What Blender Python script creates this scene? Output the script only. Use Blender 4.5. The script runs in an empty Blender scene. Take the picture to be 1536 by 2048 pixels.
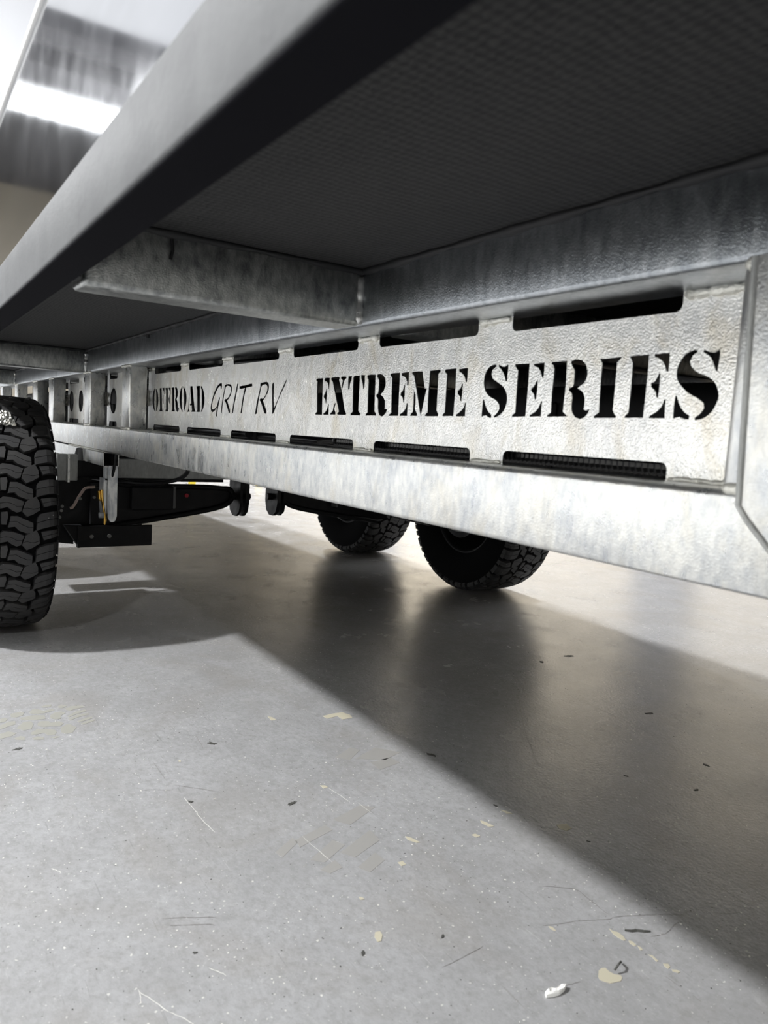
import bpy, bmesh, math, random
from mathutils import Vector, Matrix
random.seed(7)
S = bpy.context.scene
C = S.collection
PI = math.pi

# ---------------------------------------------------------------- camera
cam = bpy.data.cameras.new('camera'); co = bpy.data.objects.new('camera', cam); C.objects.link(co)
right = Vector((0.54813, 0.83434, 0.05857)); upv = Vector((-0.11969, 0.00894, 0.99277)); fwd = Vector((-0.82779, 0.55118, -0.10476))
co.matrix_world = Matrix(((right.x, upv.x, -fwd.x, 0), (right.y, upv.y, -fwd.y, 0), (right.z, upv.z, -fwd.z, 0.76), (0, 0, 0, 1)))
cam.lens = 1480 / 2048 * 36; cam.sensor_width = 36; cam.sensor_fit = 'AUTO'
cam.clip_start = 0.02; cam.clip_end = 200
cam.dof.use_dof = True; cam.dof.focus_distance = 2.3; cam.dof.aperture_fstop = 7.5
S.camera = co

# ---------------------------------------------------------------- world
W = bpy.data.worlds.new('sky'); S.world = W; W.use_nodes = True
bg = W.node_tree.nodes['Background']; bg.inputs[0].default_value = (0.94, 0.965, 1.0, 1); bg.inputs[1].default_value = 1.7

# ---------------------------------------------------------------- exposure
vs = S.view_settings
vs.view_transform = 'Standard'; vs.look = 'None'; vs.gamma = 1; vs.use_curve_mapping = False
vs.exposure = 0.35

# lamps that hang in the shed: (x, y, size_x, size_y, watts)
LAMPS = [(-3.4, -4.0, .34, .34, 860), (-11.5, -4.0, .34, .34, 400), (3.6, -4.0, .34, .34, 200),
         (-2.2, 3.25, .34, .34, 170), (-12.0, 5.0, .34, .34, 900), (-7.2, 3.4, .34, .34, 260)]
LAMPZ = 5.35

# ---------------------------------------------------------------- materials
def mat(name, col=(.5, .5, .5), rough=.5, metal=0.0, spec=.5, coat=0.0):
    m = bpy.data.materials.new(name); m.use_nodes = True
    b = m.node_tree.nodes['Principled BSDF']
    b.inputs['Base Color'].default_value = (*col, 1); b.inputs['Roughness'].default_value = rough
    b.inputs['Metallic'].default_value = metal; b.inputs['Specular IOR Level'].default_value = spec
    b.inputs['Coat Weight'].default_value = coat
    return m
class N:
    """small node-building helper"""
    def __init__(s, m): s.m = m; s.t = m.node_tree; s.b = s.t.nodes['Principled BSDF']; s.tc = s.t.nodes.new('ShaderNodeTexCoord')
    def new(s, k, **kw):
        n = s.t.nodes.new(k)
        for a, v in kw.items(): setattr(n, a, v)
        return n
    def lk(s, a, b): s.t.links.new(a, b)
    def mapping(s, scale=(1, 1, 1), rot=(0, 0, 0), loc=(0, 0, 0)):
        n = s.new('ShaderNodeMapping'); n.inputs['Scale'].default_value = scale; n.inputs['Rotation'].default_value = rot; n.inputs['Location'].default_value = loc
        s.lk(s.tc.outputs['Object'], n.inputs['Vector']); return n.outputs[0]
    def noise(s, vec, scale, detail=4, rough=.55, dist=0.0):
        n = s.new('ShaderNodeTexNoise'); n.inputs['Scale'].default_value = scale; n.inputs['Detail'].default_value = detail
        n.inputs['Roughness'].default_value = rough; n.inputs['Distortion'].default_value = dist
        s.lk(vec, n.inputs['Vector']); return n.outputs['Fac']
    def ramp(s, fac, pts):
        n = s.new('ShaderNodeValToRGB'); e = n.color_ramp.elements
        for i, (p, c) in enumerate(pts):
            q = e[i] if i < 2 else e.new(p)
            q.position = p; q.color = (*c, 1) if len(c) == 3 else c
        s.lk(fac, n.inputs[0]); return n.outputs[0]
    def gray(s, fac, a, va, b, vb):
        n = s.new('ShaderNodeMapRange'); n.inputs['From Min'].default_value = a; n.inputs['From Max'].default_value = b
        n.inputs['To Min'].default_value = va; n.inputs['To Max'].default_value = vb; s.lk(fac, n.inputs['Value']); return n.outputs[0]
    def math(s, op, a, b):
        n = s.new('ShaderNodeMath', operation=op)
        for i, v in enumerate((a, b)):
            if isinstance(v, (int, float)): n.inputs[i].default_value = v
            else: s.lk(v, n.inputs[i])
        return n.outputs[0]
    def mix(s, fac, a, b, mode='MIX'):
        n = s.new('ShaderNodeMix', data_type='RGBA', blend_type=mode)
        for sock, v in ((n.inputs[0], fac), (n.inputs[6], a), (n.inputs[7], b)):
            if isinstance(v, (int, float)): sock.default_value = v
            elif isinstance(v, tuple): sock.default_value = (*v, 1)
            else: s.lk(v, sock)
        return n.outputs[2]
    def bump(s, h, dist, strength=1.0, prev=None):
        n = s.new('ShaderNodeBump'); n.inputs['Distance'].default_value = dist; n.inputs['Strength'].default_value = strength
        s.lk(h, n.inputs['Height'])
        if prev is not None: s.lk(prev, n.inputs['Normal'])
        return n.outputs[0]
    def out(s, col=None, rough=None, nrm=None, metal=None):
        for v, k in ((col, 'Base Color'), (rough, 'Roughness'), (nrm, 'Normal'), (metal, 'Metallic')):
            if v is not None: s.lk(v, s.b.inputs[k])

def galvanised(name, dark, light, stain=0.0, metal=.85, r0=.30, r1=.48, grain=.0004, streak=(9, 9, 2.2)):
    m = mat(name, light, .4, metal); n = N(m)
    st = n.noise(n.mapping(streak), 7, 5, .6, .6)          # runs of zinc down the steel
    fine = n.noise(n.mapping((1, 1, .45)), 120, 3, .6)
    big = n.noise(n.mapping(), 5.5, 3, .5, 1.2)
    mixf = n.math('ADD', n.math('MULTIPLY', st, .40), n.math('ADD', n.math('MULTIPLY', fine, .30), n.math('MULTIPLY', big, .30)))
    col = n.ramp(mixf, [(.39, dark), (.60, light)])
    sp = n.noise(n.mapping((1, 1, .5)), 16, 4, .62, .8)
    if stain:
        f = n.math('MULTIPLY', n.gray(sp, .5, 0, .68, 1), stain)
        col = n.mix(f, col, (.62, .54, .38))
    spots = n.noise(n.mapping((1, 1, 1), loc=(3, 1, 7)), 60, 2, .5)
    col = n.mix(n.gray(spots, .80, 0, .84, .3), col, (.14, .14, .13))
    rough = n.gray(st, .3, r0, .7, r1)
    bp = n.bump(n.noise(n.mapping(), 420, 2, .5), grain, 1)
    bp = n.bump(n.noise(n.mapping((1, 1, .6)), 28, 3, .5), .0006, .35, bp)
    n.out(col, rough, bp)
    return m
M = {}
M['galv'] = galvanised('galvanised_steel', (.45, .465, .48), (.75, .745, .71), stain=.25, metal=.8, r0=.24, r1=.38, streak=(6, 6, 2.6))
M['galv_panel'] = galvanised('galvanised_plate', (.74, .74, .72), (.99, .98, .93), stain=.5, grain=.0009, metal=.7, r0=.20, r1=.28, streak=(7, 7, 4))
M['galv_shaded'] = galvanised('galvanised_steel_shaded', (.27, .29, .31), (.50, .52, .54), metal=1.0, r0=.29, r1=.37, streak=(7, 7, 2.2))  # same zinc as the bottom chord, with the top chord's shade in its colour
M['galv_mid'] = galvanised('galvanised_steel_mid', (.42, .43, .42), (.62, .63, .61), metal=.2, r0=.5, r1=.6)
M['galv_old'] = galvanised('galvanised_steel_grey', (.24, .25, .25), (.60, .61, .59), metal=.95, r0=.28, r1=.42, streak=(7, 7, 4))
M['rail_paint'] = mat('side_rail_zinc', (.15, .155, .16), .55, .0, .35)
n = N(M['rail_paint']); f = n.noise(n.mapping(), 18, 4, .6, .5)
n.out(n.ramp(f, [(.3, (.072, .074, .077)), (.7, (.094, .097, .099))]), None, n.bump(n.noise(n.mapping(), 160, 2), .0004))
M['weld'] = mat('zinc_weld', (.84, .83, .76), .38, .45)
n = N(M['weld']); n.out(None, None, n.bump(n.noise(n.mapping(), 130, 3), .003))
M['black_steel'] = mat('black_coated_steel', (.008, .008, .009), .5, spec=.28)
n = N(M['black_steel']); n.out(None, n.gray(n.noise(n.mapping(), 30, 3), .3, .42, .7, .6), n.bump(n.noise(n.mapping(), 200, 2), .0003))
M['shaded_edge'] = mat('shaded_laser_cut_edge', (.07, .07, .072), .55, .3)  # hole walls are galvanised too; their shade is put into this colour
M['black_plastic'] = mat('black_plastic', (.008, .008, .009), .35)
M['sealant'] = mat('black_sealant', (.006, .006, .007), .6)
M['matt_black'] = mat('matt_black_strip', (.008, .008, .010), .95, spec=.05)
M['dark_lamp'] = mat('grey_enamel', (.12, .12, .12), .5)
M['rubber'] = mat('tyre_rubber', (.022, .022, .023), .62)
n = N(M['rubber']); d = n.noise(n.mapping(), 11, 4, .6)
c = n.ramp(d, [(.35, (.018, .018, .019)), (.7, (.032, .031, .030))])
w = n.noise(n.mapping(), 150, 1, .4); c = n.mix(n.gray(w, .80, 0, .82, .8), c, (.45, .45, .42))
n.out(c, None, n.bump(n.noise(n.mapping(), 240, 2), .0004))
M['groove_shade'] = mat('shaded_groove_rubber', (.004, .004, .0045), .9, spec=.1)  # groove shade put into the carcass colour, darker than the tread rubber
M['underfloor'] = mat('black_underfloor_sheet', (.03, .03, .031), .7, spec=.3)
n = N(M['underfloor'])
wv = n.new('ShaderNodeTexWave', wave_type='BANDS', bands_direction='Y'); wv.inputs['Scale'].default_value = 34; wv.inputs['Distortion'].default_value = 3.5; wv.inputs['Detail'].default_value = 2; wv.inputs['Detail Scale'].default_value = 2.4
n.lk(n.mapping(), wv.inputs['Vector'])
wx = n.new('ShaderNodeTexWave', wave_type='BANDS', bands_direction='X'); wx.inputs['Scale'].default_value = 26; wx.inputs['Distortion'].default_value = 4; wx.inputs['Detail'].default_value = 2
n.lk(n.mapping(), wx.inputs['Vector'])
h = n.math('ADD', wv.outputs['Fac'], wx.outputs['Fac'])
bl = n.noise(n.mapping((2.2, 1, 1)), 22, 3, .6)
h2 = n.math('ADD', h, n.math('MULTIPLY', bl, 1.2))
h3 = n.gray(h2, .7, 0, 2.3, 1)
n.out(n.ramp(h3, [(.15, (.014, .014, .015)), (1.0, (.036, .0355, .035))]), None, n.bump(h2, .0012, .45))
M['cladding'] = mat('polished_aluminium', (.80, .81, .84), .10, 1.0)
n = N(M['cladding']); s1 = n.noise(n.mapping((1.2, 1, 5)), 3.0, 3, .5)
n.out(n.ramp(s1, [(.3, (.66, .67, .70)), (.7, (.80, .81, .84))]), n.gray(n.noise(n.mapping((2, 1, 2)), 5, 3), .3, .08, .7, .13), None)
M['white_trim'] = mat('white_moulding', (.55, .55, .54), .4)
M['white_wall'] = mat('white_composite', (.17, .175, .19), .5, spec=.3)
M['foil'] = mat('crumpled_foil', (.60, .59, .54), .3, .9)
M['brass'] = mat('yellow_zinc', (.85, .52, .12), .25, 1.0)
M['zinc'] = mat('bright_zinc', (.82, .84, .86), .35, .55)
n = N(M['zinc']); n.out(n.ramp(n.noise(n.mapping((1, 1, .4)), 24, 4, .6, 1), [(.35, (.45, .48, .52)), (.62, (.92, .93, .92))]), None, n.bump(n.noise(n.mapping(), 60, 3), .002))
M['copper'] = mat('pinkish_brake_pipe', (.80, .62, .54), .45, .0)
M['grease'] = mat('red_plastic', (.45, .01, .03), .4)
M['orange'] = mat('orange_red_plate', (.55, .10, .05), .5)
M['dullgray'] = mat('worn_bolt_head', (.22, .22, .21), .5, .4)
M['yellow'] = mat('yellow_paint', (.80, .62, .05), .45)
M['paper'] = mat('white_paper', (.88, .88, .85), .7)
M['cream'] = mat('cream_filler', (.42, .39, .30), .7)
M['cream_dark'] = mat('dark_crumb', (.05, .05, .045), .7)
M['print'] = mat('dried_mud_print', (.268, .264, .236), .5)
M['print_faint'] = mat('faint_mud_print', (.28, .274, .262), .4)
M['wall'] = mat('painted_wall', (.82, .81, .77), .7)
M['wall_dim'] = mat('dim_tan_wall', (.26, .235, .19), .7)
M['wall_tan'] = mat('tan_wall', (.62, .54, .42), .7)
M['ceil'] = mat('roof_foil', (.66, .66, .68), .38, .7)
n = N(M['ceil']); n.out(n.ramp(n.noise(n.mapping((6, .25, 1)), 3, 4, .6), [(.3, (.50, .50, .52)), (.7, (.80, .80, .82))]), None, None)
M['ceil_dark'] = mat('dark_roof_lining', (.06, .06, .065), .6)
M['steel_dark'] = mat('dark_purlin', (.10, .10, .11), .5)
M['tank'] = mat('blackout_tank_black', (.004, .004, .005), .6)
def emitter(name, col, s):
    m = bpy.data.materials.new(name); m.use_nodes = True; t = m.node_tree; t.nodes.clear()
    e = t.nodes.new('ShaderNodeEmission'); o = t.nodes.new('ShaderNodeOutputMaterial'); e.inputs[0].default_value = (*col, 1); e.inputs[1].default_value = s
    t.links.new(e.outputs[0], o.inputs[0]); return m
M['lens'] = emitter('lit_lamp_lens', (1, .98, .94), 14)
M['rooflight'] = emitter('daylit_roof_sheet', (.95, .98, 1.0), 3.2)

M['rooflight_dull'] = emitter('weathered_roof_sheet', (.95, .97, 1.0), .75)
M['rooflight_added'] = emitter('added_roof_glow', (.97, .985, 1.0), 2.3)  # unseen roof glow added to lift the floor's left side
# painted concrete floor: colour, flecks, scuffs and scratches of the floor itself
m = mat('painted_concrete', (.33, .33, .335), .34); M['floor'] = m; n = N(m)
big = n.noise(n.mapping(), 1.1, 5, .6, .6)
mid = n.noise(n.mapping(), 7, 6, .65, .4)
col = n.ramp(n.math('ADD', n.math('MULTIPLY', big, .5), n.math('MULTIPLY', mid, .5)), [(.38, (.262, .261, .262)), (.6, (.330, .331, .336))])
fine = n.noise(n.mapping(), 60, 8, .8); col = n.mix(n.gray(fine, .36, .8, .56, 0), col, (.235, .235, .232))
fine2 = n.noise(n.mapping(loc=(3, 3, 0)), 24, 8, .75, .6); col = n.mix(n.gray(fine2, .55, 0, .72, .5), col, (.40, .40, .40)); col = n.mix(n.gray(fine2, .30, .45, .44, 0), col, (.215, .212, .205))
brown = n.noise(n.mapping(loc=(4, 9, 0)), 2.4, 5, .65, .8); col = n.mix(n.gray(brown, .5, 0, .68, .42), col, (.235, .220, .202))
# long scuffs
for k, (rot, loc, lo, hi, c, am) in enumerate([((0, 0, .5), (0, 0, 0), .68, .72, (.17, .17, .17), .4), ((0, 0, -.9), (5, 2, 0), .70, .73, (.16, .16, .16), .35), ((0, 0, 1.6), (1, 7, 0), .70, .73, (.50, .50, .49), .3), ((0, 0, .1), (8, 3, 0), .69, .73, (.19, .18, .17), .4)]):
    s = n.noise(n.mapping((2.2, 46, 1), rot, loc), 3, 3, .6, .25)
    col = n.mix(n.gray(s, lo, 0, hi, am), col, c)
# dark dents and pale flecks of filler, sizes of a few millimetres
v = n.noise(n.mapping(loc=(2, 2, 0)), 150, 1, .4); patch = n.noise(n.mapping(loc=(6, 1, 0)), 3.5, 3, .6)
wf = n.math('MULTIPLY', n.gray(v, .715, 0, .74, 1), n.gray(patch, .35, .15, .6, 1)); col = n.mix(wf, col, (.66, .65, .60))
v2 = n.noise(n.mapping(loc=(9, 4, 0)), 170, 1, .4); col = n.mix(n.gray(v2, .75, 0, .77, .9), col, (.06, .06, .055))
v3 = n.noise(n.mapping((1, 1, 1), loc=(1, 8, 0)), 34, 5, .75); col = n.mix(n.gray(v3, .70, 0, .73, .8), col, (.52, .49, .40))
v4 = n.noise(n.mapping((1, 1, 1), loc=(7, 3, 0)), 30, 5, .75); col = n.mix(n.gray(v4, .70, 0, .74, .7), col, (.13, .125, .115))
rough = n.gray(n.noise(n.mapping(), 5, 5, .6), .3, .18, .7, .30)
bp = n.bump(n.noise(n.mapping(), 130, 3, .6), .0006, 1)
bp = n.bump(n.noise(n.mapping(), 6, 3, .5), .0022, .7, bp)
n.out(col, rough, bp)

# ---------------------------------------------------------------- mesh helpers
def obj(name, me, m, parent=None):
    if isinstance(me, bmesh.types.BMesh):
        b = me; me = bpy.data.meshes.new(name); bmesh.ops.recalc_face_normals(b, faces=b.faces); b.to_mesh(me); b.free()
    o = bpy.data.objects.new(name, me); C.objects.link(o)
    if isinstance(m, (list, tuple)):
        if not me.materials:
            for x in m: me.materials.append(x)
    elif not me.materials: me.materials.append(m)
    if parent is not None: o.parent = parent
    return o
def empty(name, loc=(0, 0, 0), rz=0):
    o = bpy.data.objects.new(name, None); C.objects.link(o); o.location = loc; o.rotation_euler = (0, 0, rz); o.empty_display_size = .1; return o
def tag(o, label=None, cat=None, group=None, kind=None):
    if label: o['label'] = label
    if cat: o['category'] = cat
    if group: o['group'] = group
    if kind: o['kind'] = kind
    return o
def struct(name, b, m, parent=None):
    o = obj(name, b, m, parent)
    if parent is None: o['kind'] = 'structure'
    return o
def box(x0, x1, y0, y1, z0, z1, bev=0.0, seg=2, b=None):
    new = b is None
    if new: b = bmesh.new()
    r = bmesh.ops.create_cube(b, size=1)
    for v in r['verts']: v.co = Vector(((x0 + x1) / 2 + v.co.x * (x1 - x0), (y0 + y1) / 2 + v.co.y * (y1 - y0), (z0 + z1) / 2 + v.co.z * (z1 - z0)))
    if bev:
        es = list({e for v in r['verts'] for e in v.link_edges})
        bmesh.ops.bevel(b, geom=es, offset=bev, segments=seg, affect='EDGES', profile=.5)
    return b
def smooth(o, deg=35):
    me = o.data
    for p in me.polygons: p.use_smooth = True
    b = bmesh.new(); b.from_mesh(me); a = math.radians(deg)
    for e in b.edges:
        e.smooth = len(e.link_faces) == 2 and e.calc_face_angle(0) < a
    b.to_mesh(me); b.free(); return o
def tube_path(pts, rad, seg=10, b=None, cap=True):
    if b is None: b = bmesh.new()
    pts = [Vector(p) for p in pts]; rings = []; nrm = None
    for i, p in enumerate(pts):
        t = (pts[min(i + 1, len(pts) - 1)] - pts[max(i - 1, 0)]).normalized()
        if nrm is None: nrm = t.orthogonal().normalized()
        nrm = (nrm - t * nrm.dot(t)).normalized(); bn = t.cross(nrm)
        r = rad(i) if callable(rad) else rad
        rings.append([b.verts.new(p + (nrm * math.cos(2 * PI * k / seg) + bn * math.sin(2 * PI * k / seg)) * r) for k in range(seg)])
    for a, c in zip(rings, rings[1:]):
        for k in range(seg): b.faces.new((a[k], a[(k + 1) % seg], c[(k + 1) % seg], c[k]))
    if cap: b.faces.new(rings[0][::-1]); b.faces.new(rings[-1])
    return b
def prism(poly, axis, a, c, b=None):
    """poly = 2D outline; extruded along axis from a to c. axis 'x': poly is (y, z); 'y': (x, z); 'z': (x, y)"""
    if b is None: b = bmesh.new()
    f = {'x': lambda p, q: (q, p[0], p[1]), 'y': lambda p, q: (p[0], q, p[1]), 'z': lambda p, q: (p[0], p[1], q)}[axis]
    A = [b.verts.new(f(p, a)) for p in poly]; B = [b.verts.new(f(p, c)) for p in poly]
    b.faces.new(A); b.faces.new(B[::-1])
    for i in range(len(poly)): j = (i + 1) % len(poly); b.faces.new((A[i], A[j], B[j], B[i]))
    return b
def cyl(p, q, r, seg=20, b=None): return tube_path([p, q], r, seg, b)
def catmull(pts, k=4):
    out = []; n_ = len(pts)
    for i in range(n_):
        p0, p1, p2, p3 = (Vector(pts[(i + d) % n_]) for d in (-1, 0, 1, 2))
        a1 = (p1 - p0); a2 = (p2 - p1)
        for j in range(k):
            t = j / k
            out.append(.5 * ((2 * p1) + (-p0 + p2) * t + (2 * p0 - 5 * p1 + 4 * p2 - p3) * t * t + (-p0 + 3 * p1 - 3 * p2 + p3) * t ** 3))
    return [tuple(v) for v in out]
def corner_soft(pts, k=4, lim=.55):
    """smooth the gentle corners of an outline, keep the sharp ones"""
    n_ = len(pts); P = [Vector(p) for p in pts]; out = []
    sharp = []
    for i in range(n_):
        a = (P[i] - P[i - 1]); c = (P[(i + 1) % n_] - P[i])
        sharp.append(a.angle(c, 0) > lim if a.length and c.length else True)
    for i in range(n_):
        j = (i + 1) % n_; L = (P[j] - P[i]).length
        ti = ((P[j] - P[i - 1]).normalized() if not sharp[i] else (P[j] - P[i]).normalized()) * L
        tj = ((P[(j + 1) % n_] - P[i]).normalized() if not sharp[j] else (P[j] - P[i]).normalized()) * L
        if sharp[i] and sharp[j]: out.append(tuple(P[i])); continue
        for q in range(k):
            t = q / k; h00 = 2*t**3 - 3*t**2 + 1; h10 = t**3 - 2*t**2 + t; h01 = -2*t**3 + 3*t**2; h11 = t**3 - t**2
            out.append(tuple(P[i] * h00 + ti * h10 + P[j] * h01 + tj * h11))
    return out
def cut_plate(name, outline, holes, y0, thick, m, parent):
    """flat steel plate in the x-z plane with real holes cut through"""
    cu = bpy.data.curves.new(name, 'CURVE'); cu.dimensions = '2D'; cu.fill_mode = 'BOTH'; cu.extrude = thick / 2
    for loop in [outline] + holes:
        s = cu.splines.new('POLY'); s.points.add(len(loop) - 1); s.use_cyclic_u = True
        for p, q in zip(s.points, loop): p.co = (q[0], q[1], 0, 1)
    t = bpy.data.objects.new(name + '_tmp', cu); C.objects.link(t)
    dg = bpy.context.evaluated_depsgraph_get(); me = bpy.data.meshes.new_from_object(t.evaluated_get(dg))
    C.objects.unlink(t); bpy.data.objects.remove(t); bpy.data.curves.remove(cu)
    for v in me.vertices: x, z, d = v.co; v.co = (x, y0 + thick / 2 - d, z)
    b = bmesh.new(); b.from_mesh(me); bmesh.ops.remove_doubles(b, verts=b.verts, dist=1e-5); b.to_mesh(me); b.free()
    me.materials.clear(); me.materials.append(m); me.materials.append(M['shaded_edge'])
    for p in me.polygons: p.material_index = 0 if abs(p.normal.y) > .5 else 1
    return obj(name, me, m, parent)
def circle(cx, cz, r, k=28): return [(cx + r * math.cos(2 * PI * i / k), cz + r * math.sin(2 * PI * i / k)) for i in range(k)]

# ---------------------------------------------------------------- the shed
XL, XR, YF, YB, ZC = -19.5, 9.0, -7.5, 8.5, 5.9
fl = struct('floor', box(XL, XR, YF, YB, -.12, 0), M['floor'])
cb = bmesh.new()
for (a, c) in ((XL, -14.8),): pass
# the roof is left open where the daylight sheets lie
def roof(x0, x1, m, nm='ceiling'): return struct(nm, box(x0, x1, YF, YB, ZC, ZC + .08), m)
roof(-15.2, -14.9, M['ceil_dark']) if False else None
ce = struct('ceiling', box(-13.6, -10.9, YF, YB, ZC, ZC + .08), M['ceil']); struct('ceiling', box(-.4, XR, YF, YB, ZC, ZC + .08), M['ceil'])
ce2 = struct('ceiling', box(XL, -14.8, YF, YB, ZC, ZC + .08), M['ceil_dark'])
tr_i = 0
for (x0, x1, d) in ((-11.4, -10.9, .22), (-12.75, -12.0, .25), (-8.6, -8.45, .2), (-6.6, -6.45, .2), (-4.6, -4.45, .2), (-2.5, -2.35, .2), (-.4, -.25, .2), (2.0, 2.15, .2), (5, 5.15, .2)):
    tr_i += 1; struct('trim_%d' % tr_i, box(x0, x1, YF, YB, ZC - d, ZC - .001), M['steel_dark'])
# walls; the front (camera side) wall has a tall roller-door opening to the daylight
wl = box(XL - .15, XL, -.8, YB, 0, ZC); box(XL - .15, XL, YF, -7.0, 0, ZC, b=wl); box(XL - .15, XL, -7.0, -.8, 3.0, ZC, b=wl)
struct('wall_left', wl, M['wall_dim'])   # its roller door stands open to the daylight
struct('wall_right', box(XR, XR + .15, YF, YB, 0, ZC), M['wall'])
struct('wall_back', box(XL, XR, YB, YB + .15, 0, ZC), M['wall_tan'])
for (x0, x1, z1) in ((-13.2, -12.2, 4.9), (-9.9, -9.0, 4.9), (-6.4, -5.6, 4.9), (-3.9, -2.6, 4.9), (1.2, 2.3, 4.9), (5, 6, 4.9)):
    tr_i += 1; struct('trim_%d' % tr_i, box(x0, x1, YB - .12, YB - .001, 0, z1), M['steel_dark'])
DX0, DX1, DZ = -13.0, -4.6, 3.9
fw = box(XL, DX0, YF - .15, YF, 0, ZC); box(DX1, XR, YF - .15, YF, 0, ZC, b=fw); box(DX0, DX1, YF - .15, YF, DZ, ZC, b=fw)
struct('wall_front', fw, M['wall'])
# daylight roof sheets; the last two are glowing sheets added to brighten the floor
for i, (x0, x1, mm) in enumerate(((-14.8, -13.6, 'rooflight'), (-10.9, -8.6, 'rooflight_dull'), (-8.45, -6.6, 'rooflight_dull'), (-6.45, -4.6, 'rooflight_dull'), (-4.45, -2.5, 'rooflight_added'), (-2.35, -.4, 'rooflight_added'))):
    struct('window_and_fill_%d' % (i + 1), box(x0, x1, YF, YB, ZC + .01, ZC + .03), M[mm])
# lamps
for i, (x, y, sx, sy, wt) in enumerate(LAMPS):
    L = bpy.data.lights.new('high_bay_light', 'AREA'); L.shape = 'DISK'; L.size = sx; L.energy = wt; L.color = (.985, .99, 1)
    t = empty('high_bay_lamp', (x, y, LAMPZ))
    lab = ['round high-bay lamp hanging outside the caravan beside its front wheels', 'round high-bay lamp hanging near the far end of the open side', 'round high-bay lamp hanging behind the camera', 'round high-bay lamp beyond the caravan, above its far wheels', 'round high-bay lamp beyond the caravan near the tan wall', 'round high-bay lamp hanging just beyond the caravan, above its far rear wheel'][i]
    tag(t, lab, 'lamp', 'high-bay lamps under the roof')
    b = bmesh.new(); prof = [(.04, .42), (.10, .40), (.12, .25), (.17, .16), (.20, .02), (.20, 0), (.185, 0), (.15, .14), (.05, .2)]
    rings = [[b.verts.new((r * math.cos(2 * PI * k / 20), r * math.sin(2 * PI * k / 20), z)) for k in range(20)] for r, z in prof]
    for a, c in zip(rings, rings[1:]):
        for k in range(20): b.faces.new((a[k], a[(k + 1) % 20], c[(k + 1) % 20], c[k]))
    smooth(obj('housing', b, M['dark_lamp'], t))
    obj('hanging_rod', cyl((0, 0, .4), (0, 0, ZC - LAMPZ), .01, 8), M['dark_lamp'], t)
    obj('lens', cyl((0, 0, .012), (0, 0, .018), .178, 20), M['lens'], t)
    lo = bpy.data.objects.new('high_bay_light', L); C.objects.link(lo); lo.location = (x, y, LAMPZ - .01)

# ---------------------------------------------------------------- caravan
car = empty('caravan', (-2.6, 1.4, 0))
tag(car, 'off-road caravan on a galvanised steel chassis with EXTREME SERIES cut into its rail', 'caravan')
car_off = Vector((2.6, -1.4, 0))
bpy.context.view_layer.update()
def P(name, b, m, parent=None, label=None, sm=None, kind=None):
    o = obj(name, b, m, None); q = parent or car
    o.parent = q; o.matrix_parent_inverse = (Matrix.Translation((2.6, -1.4, 0)))
    if parent is not None: o.matrix_parent_inverse = Matrix.Identity(4)
    if label: o['label'] = label
    if kind: o['kind'] = kind
    if sm: smooth(o, sm)
    return o
def PC(o, parent=None):
    o.parent = parent or car; o.matrix_parent_inverse = Matrix.Identity(4) if parent else Matrix.Translation((2.6, -1.4, 0)); return o

YR, YP = .68, .765                     # front face of the rail, front of the cut plate
ZT, ZF, ZB, ZBB = .9436, 1.0388, .7250, .6260
# chords: square hollow sections with rounded corners
P('bottom_chord', box(-7.2, 1.3, YR, YR + .11, ZBB, ZB, .007, 3), M['galv'], sm=40, label='long galvanised box section along the bottom of the rail')
P('top_chord', box(-7.2, 1.3, YR, YR + .11, ZT, ZF, .007, 3), M['galv_shaded'], sm=40, label='galvanised box section under the floor, shade put into its grey')

def rounded_notch(x0, x1, zin, zout, r, up):
    """points of a notch cut in from the edge at zout, floor at zin"""
    pts = [(x0, zout)]
    s = 1 if zin < zout else -1
    for k in range(5): a = PI / 2 * k / 4; pts.append((x0 + r - r * math.cos(a), zin + s * (r - r * math.sin(a))))
    for k in range(5): a = PI / 2 * (1 - k / 4); pts.append((x1 - r + r * math.cos(a), zin + s * (r - r * math.sin(a))))
    pts.append((x1, zout)); return pts
def panel_outline(x0, x1, slots, zi_t=.9215, zi_b=.7457, r=.009):
    zt, zb = ZT + .004, ZB - .004
    o = [(x0, zt)]
    for a, c in slots: o += rounded_notch(a, c, zi_t, zt, r, 1)
    o += [(x1, zt), (x1, zb)]
    for a, c in slots[::-1]: o += rounded_notch(a, c, zi_b, zb, r, 0)[::-1]
    o += [(x0, zb)]
    return o
SL = [(-2.648 + .3625 * i, -2.648 + .3625 * i + .286) for i in range(6)]
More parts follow.
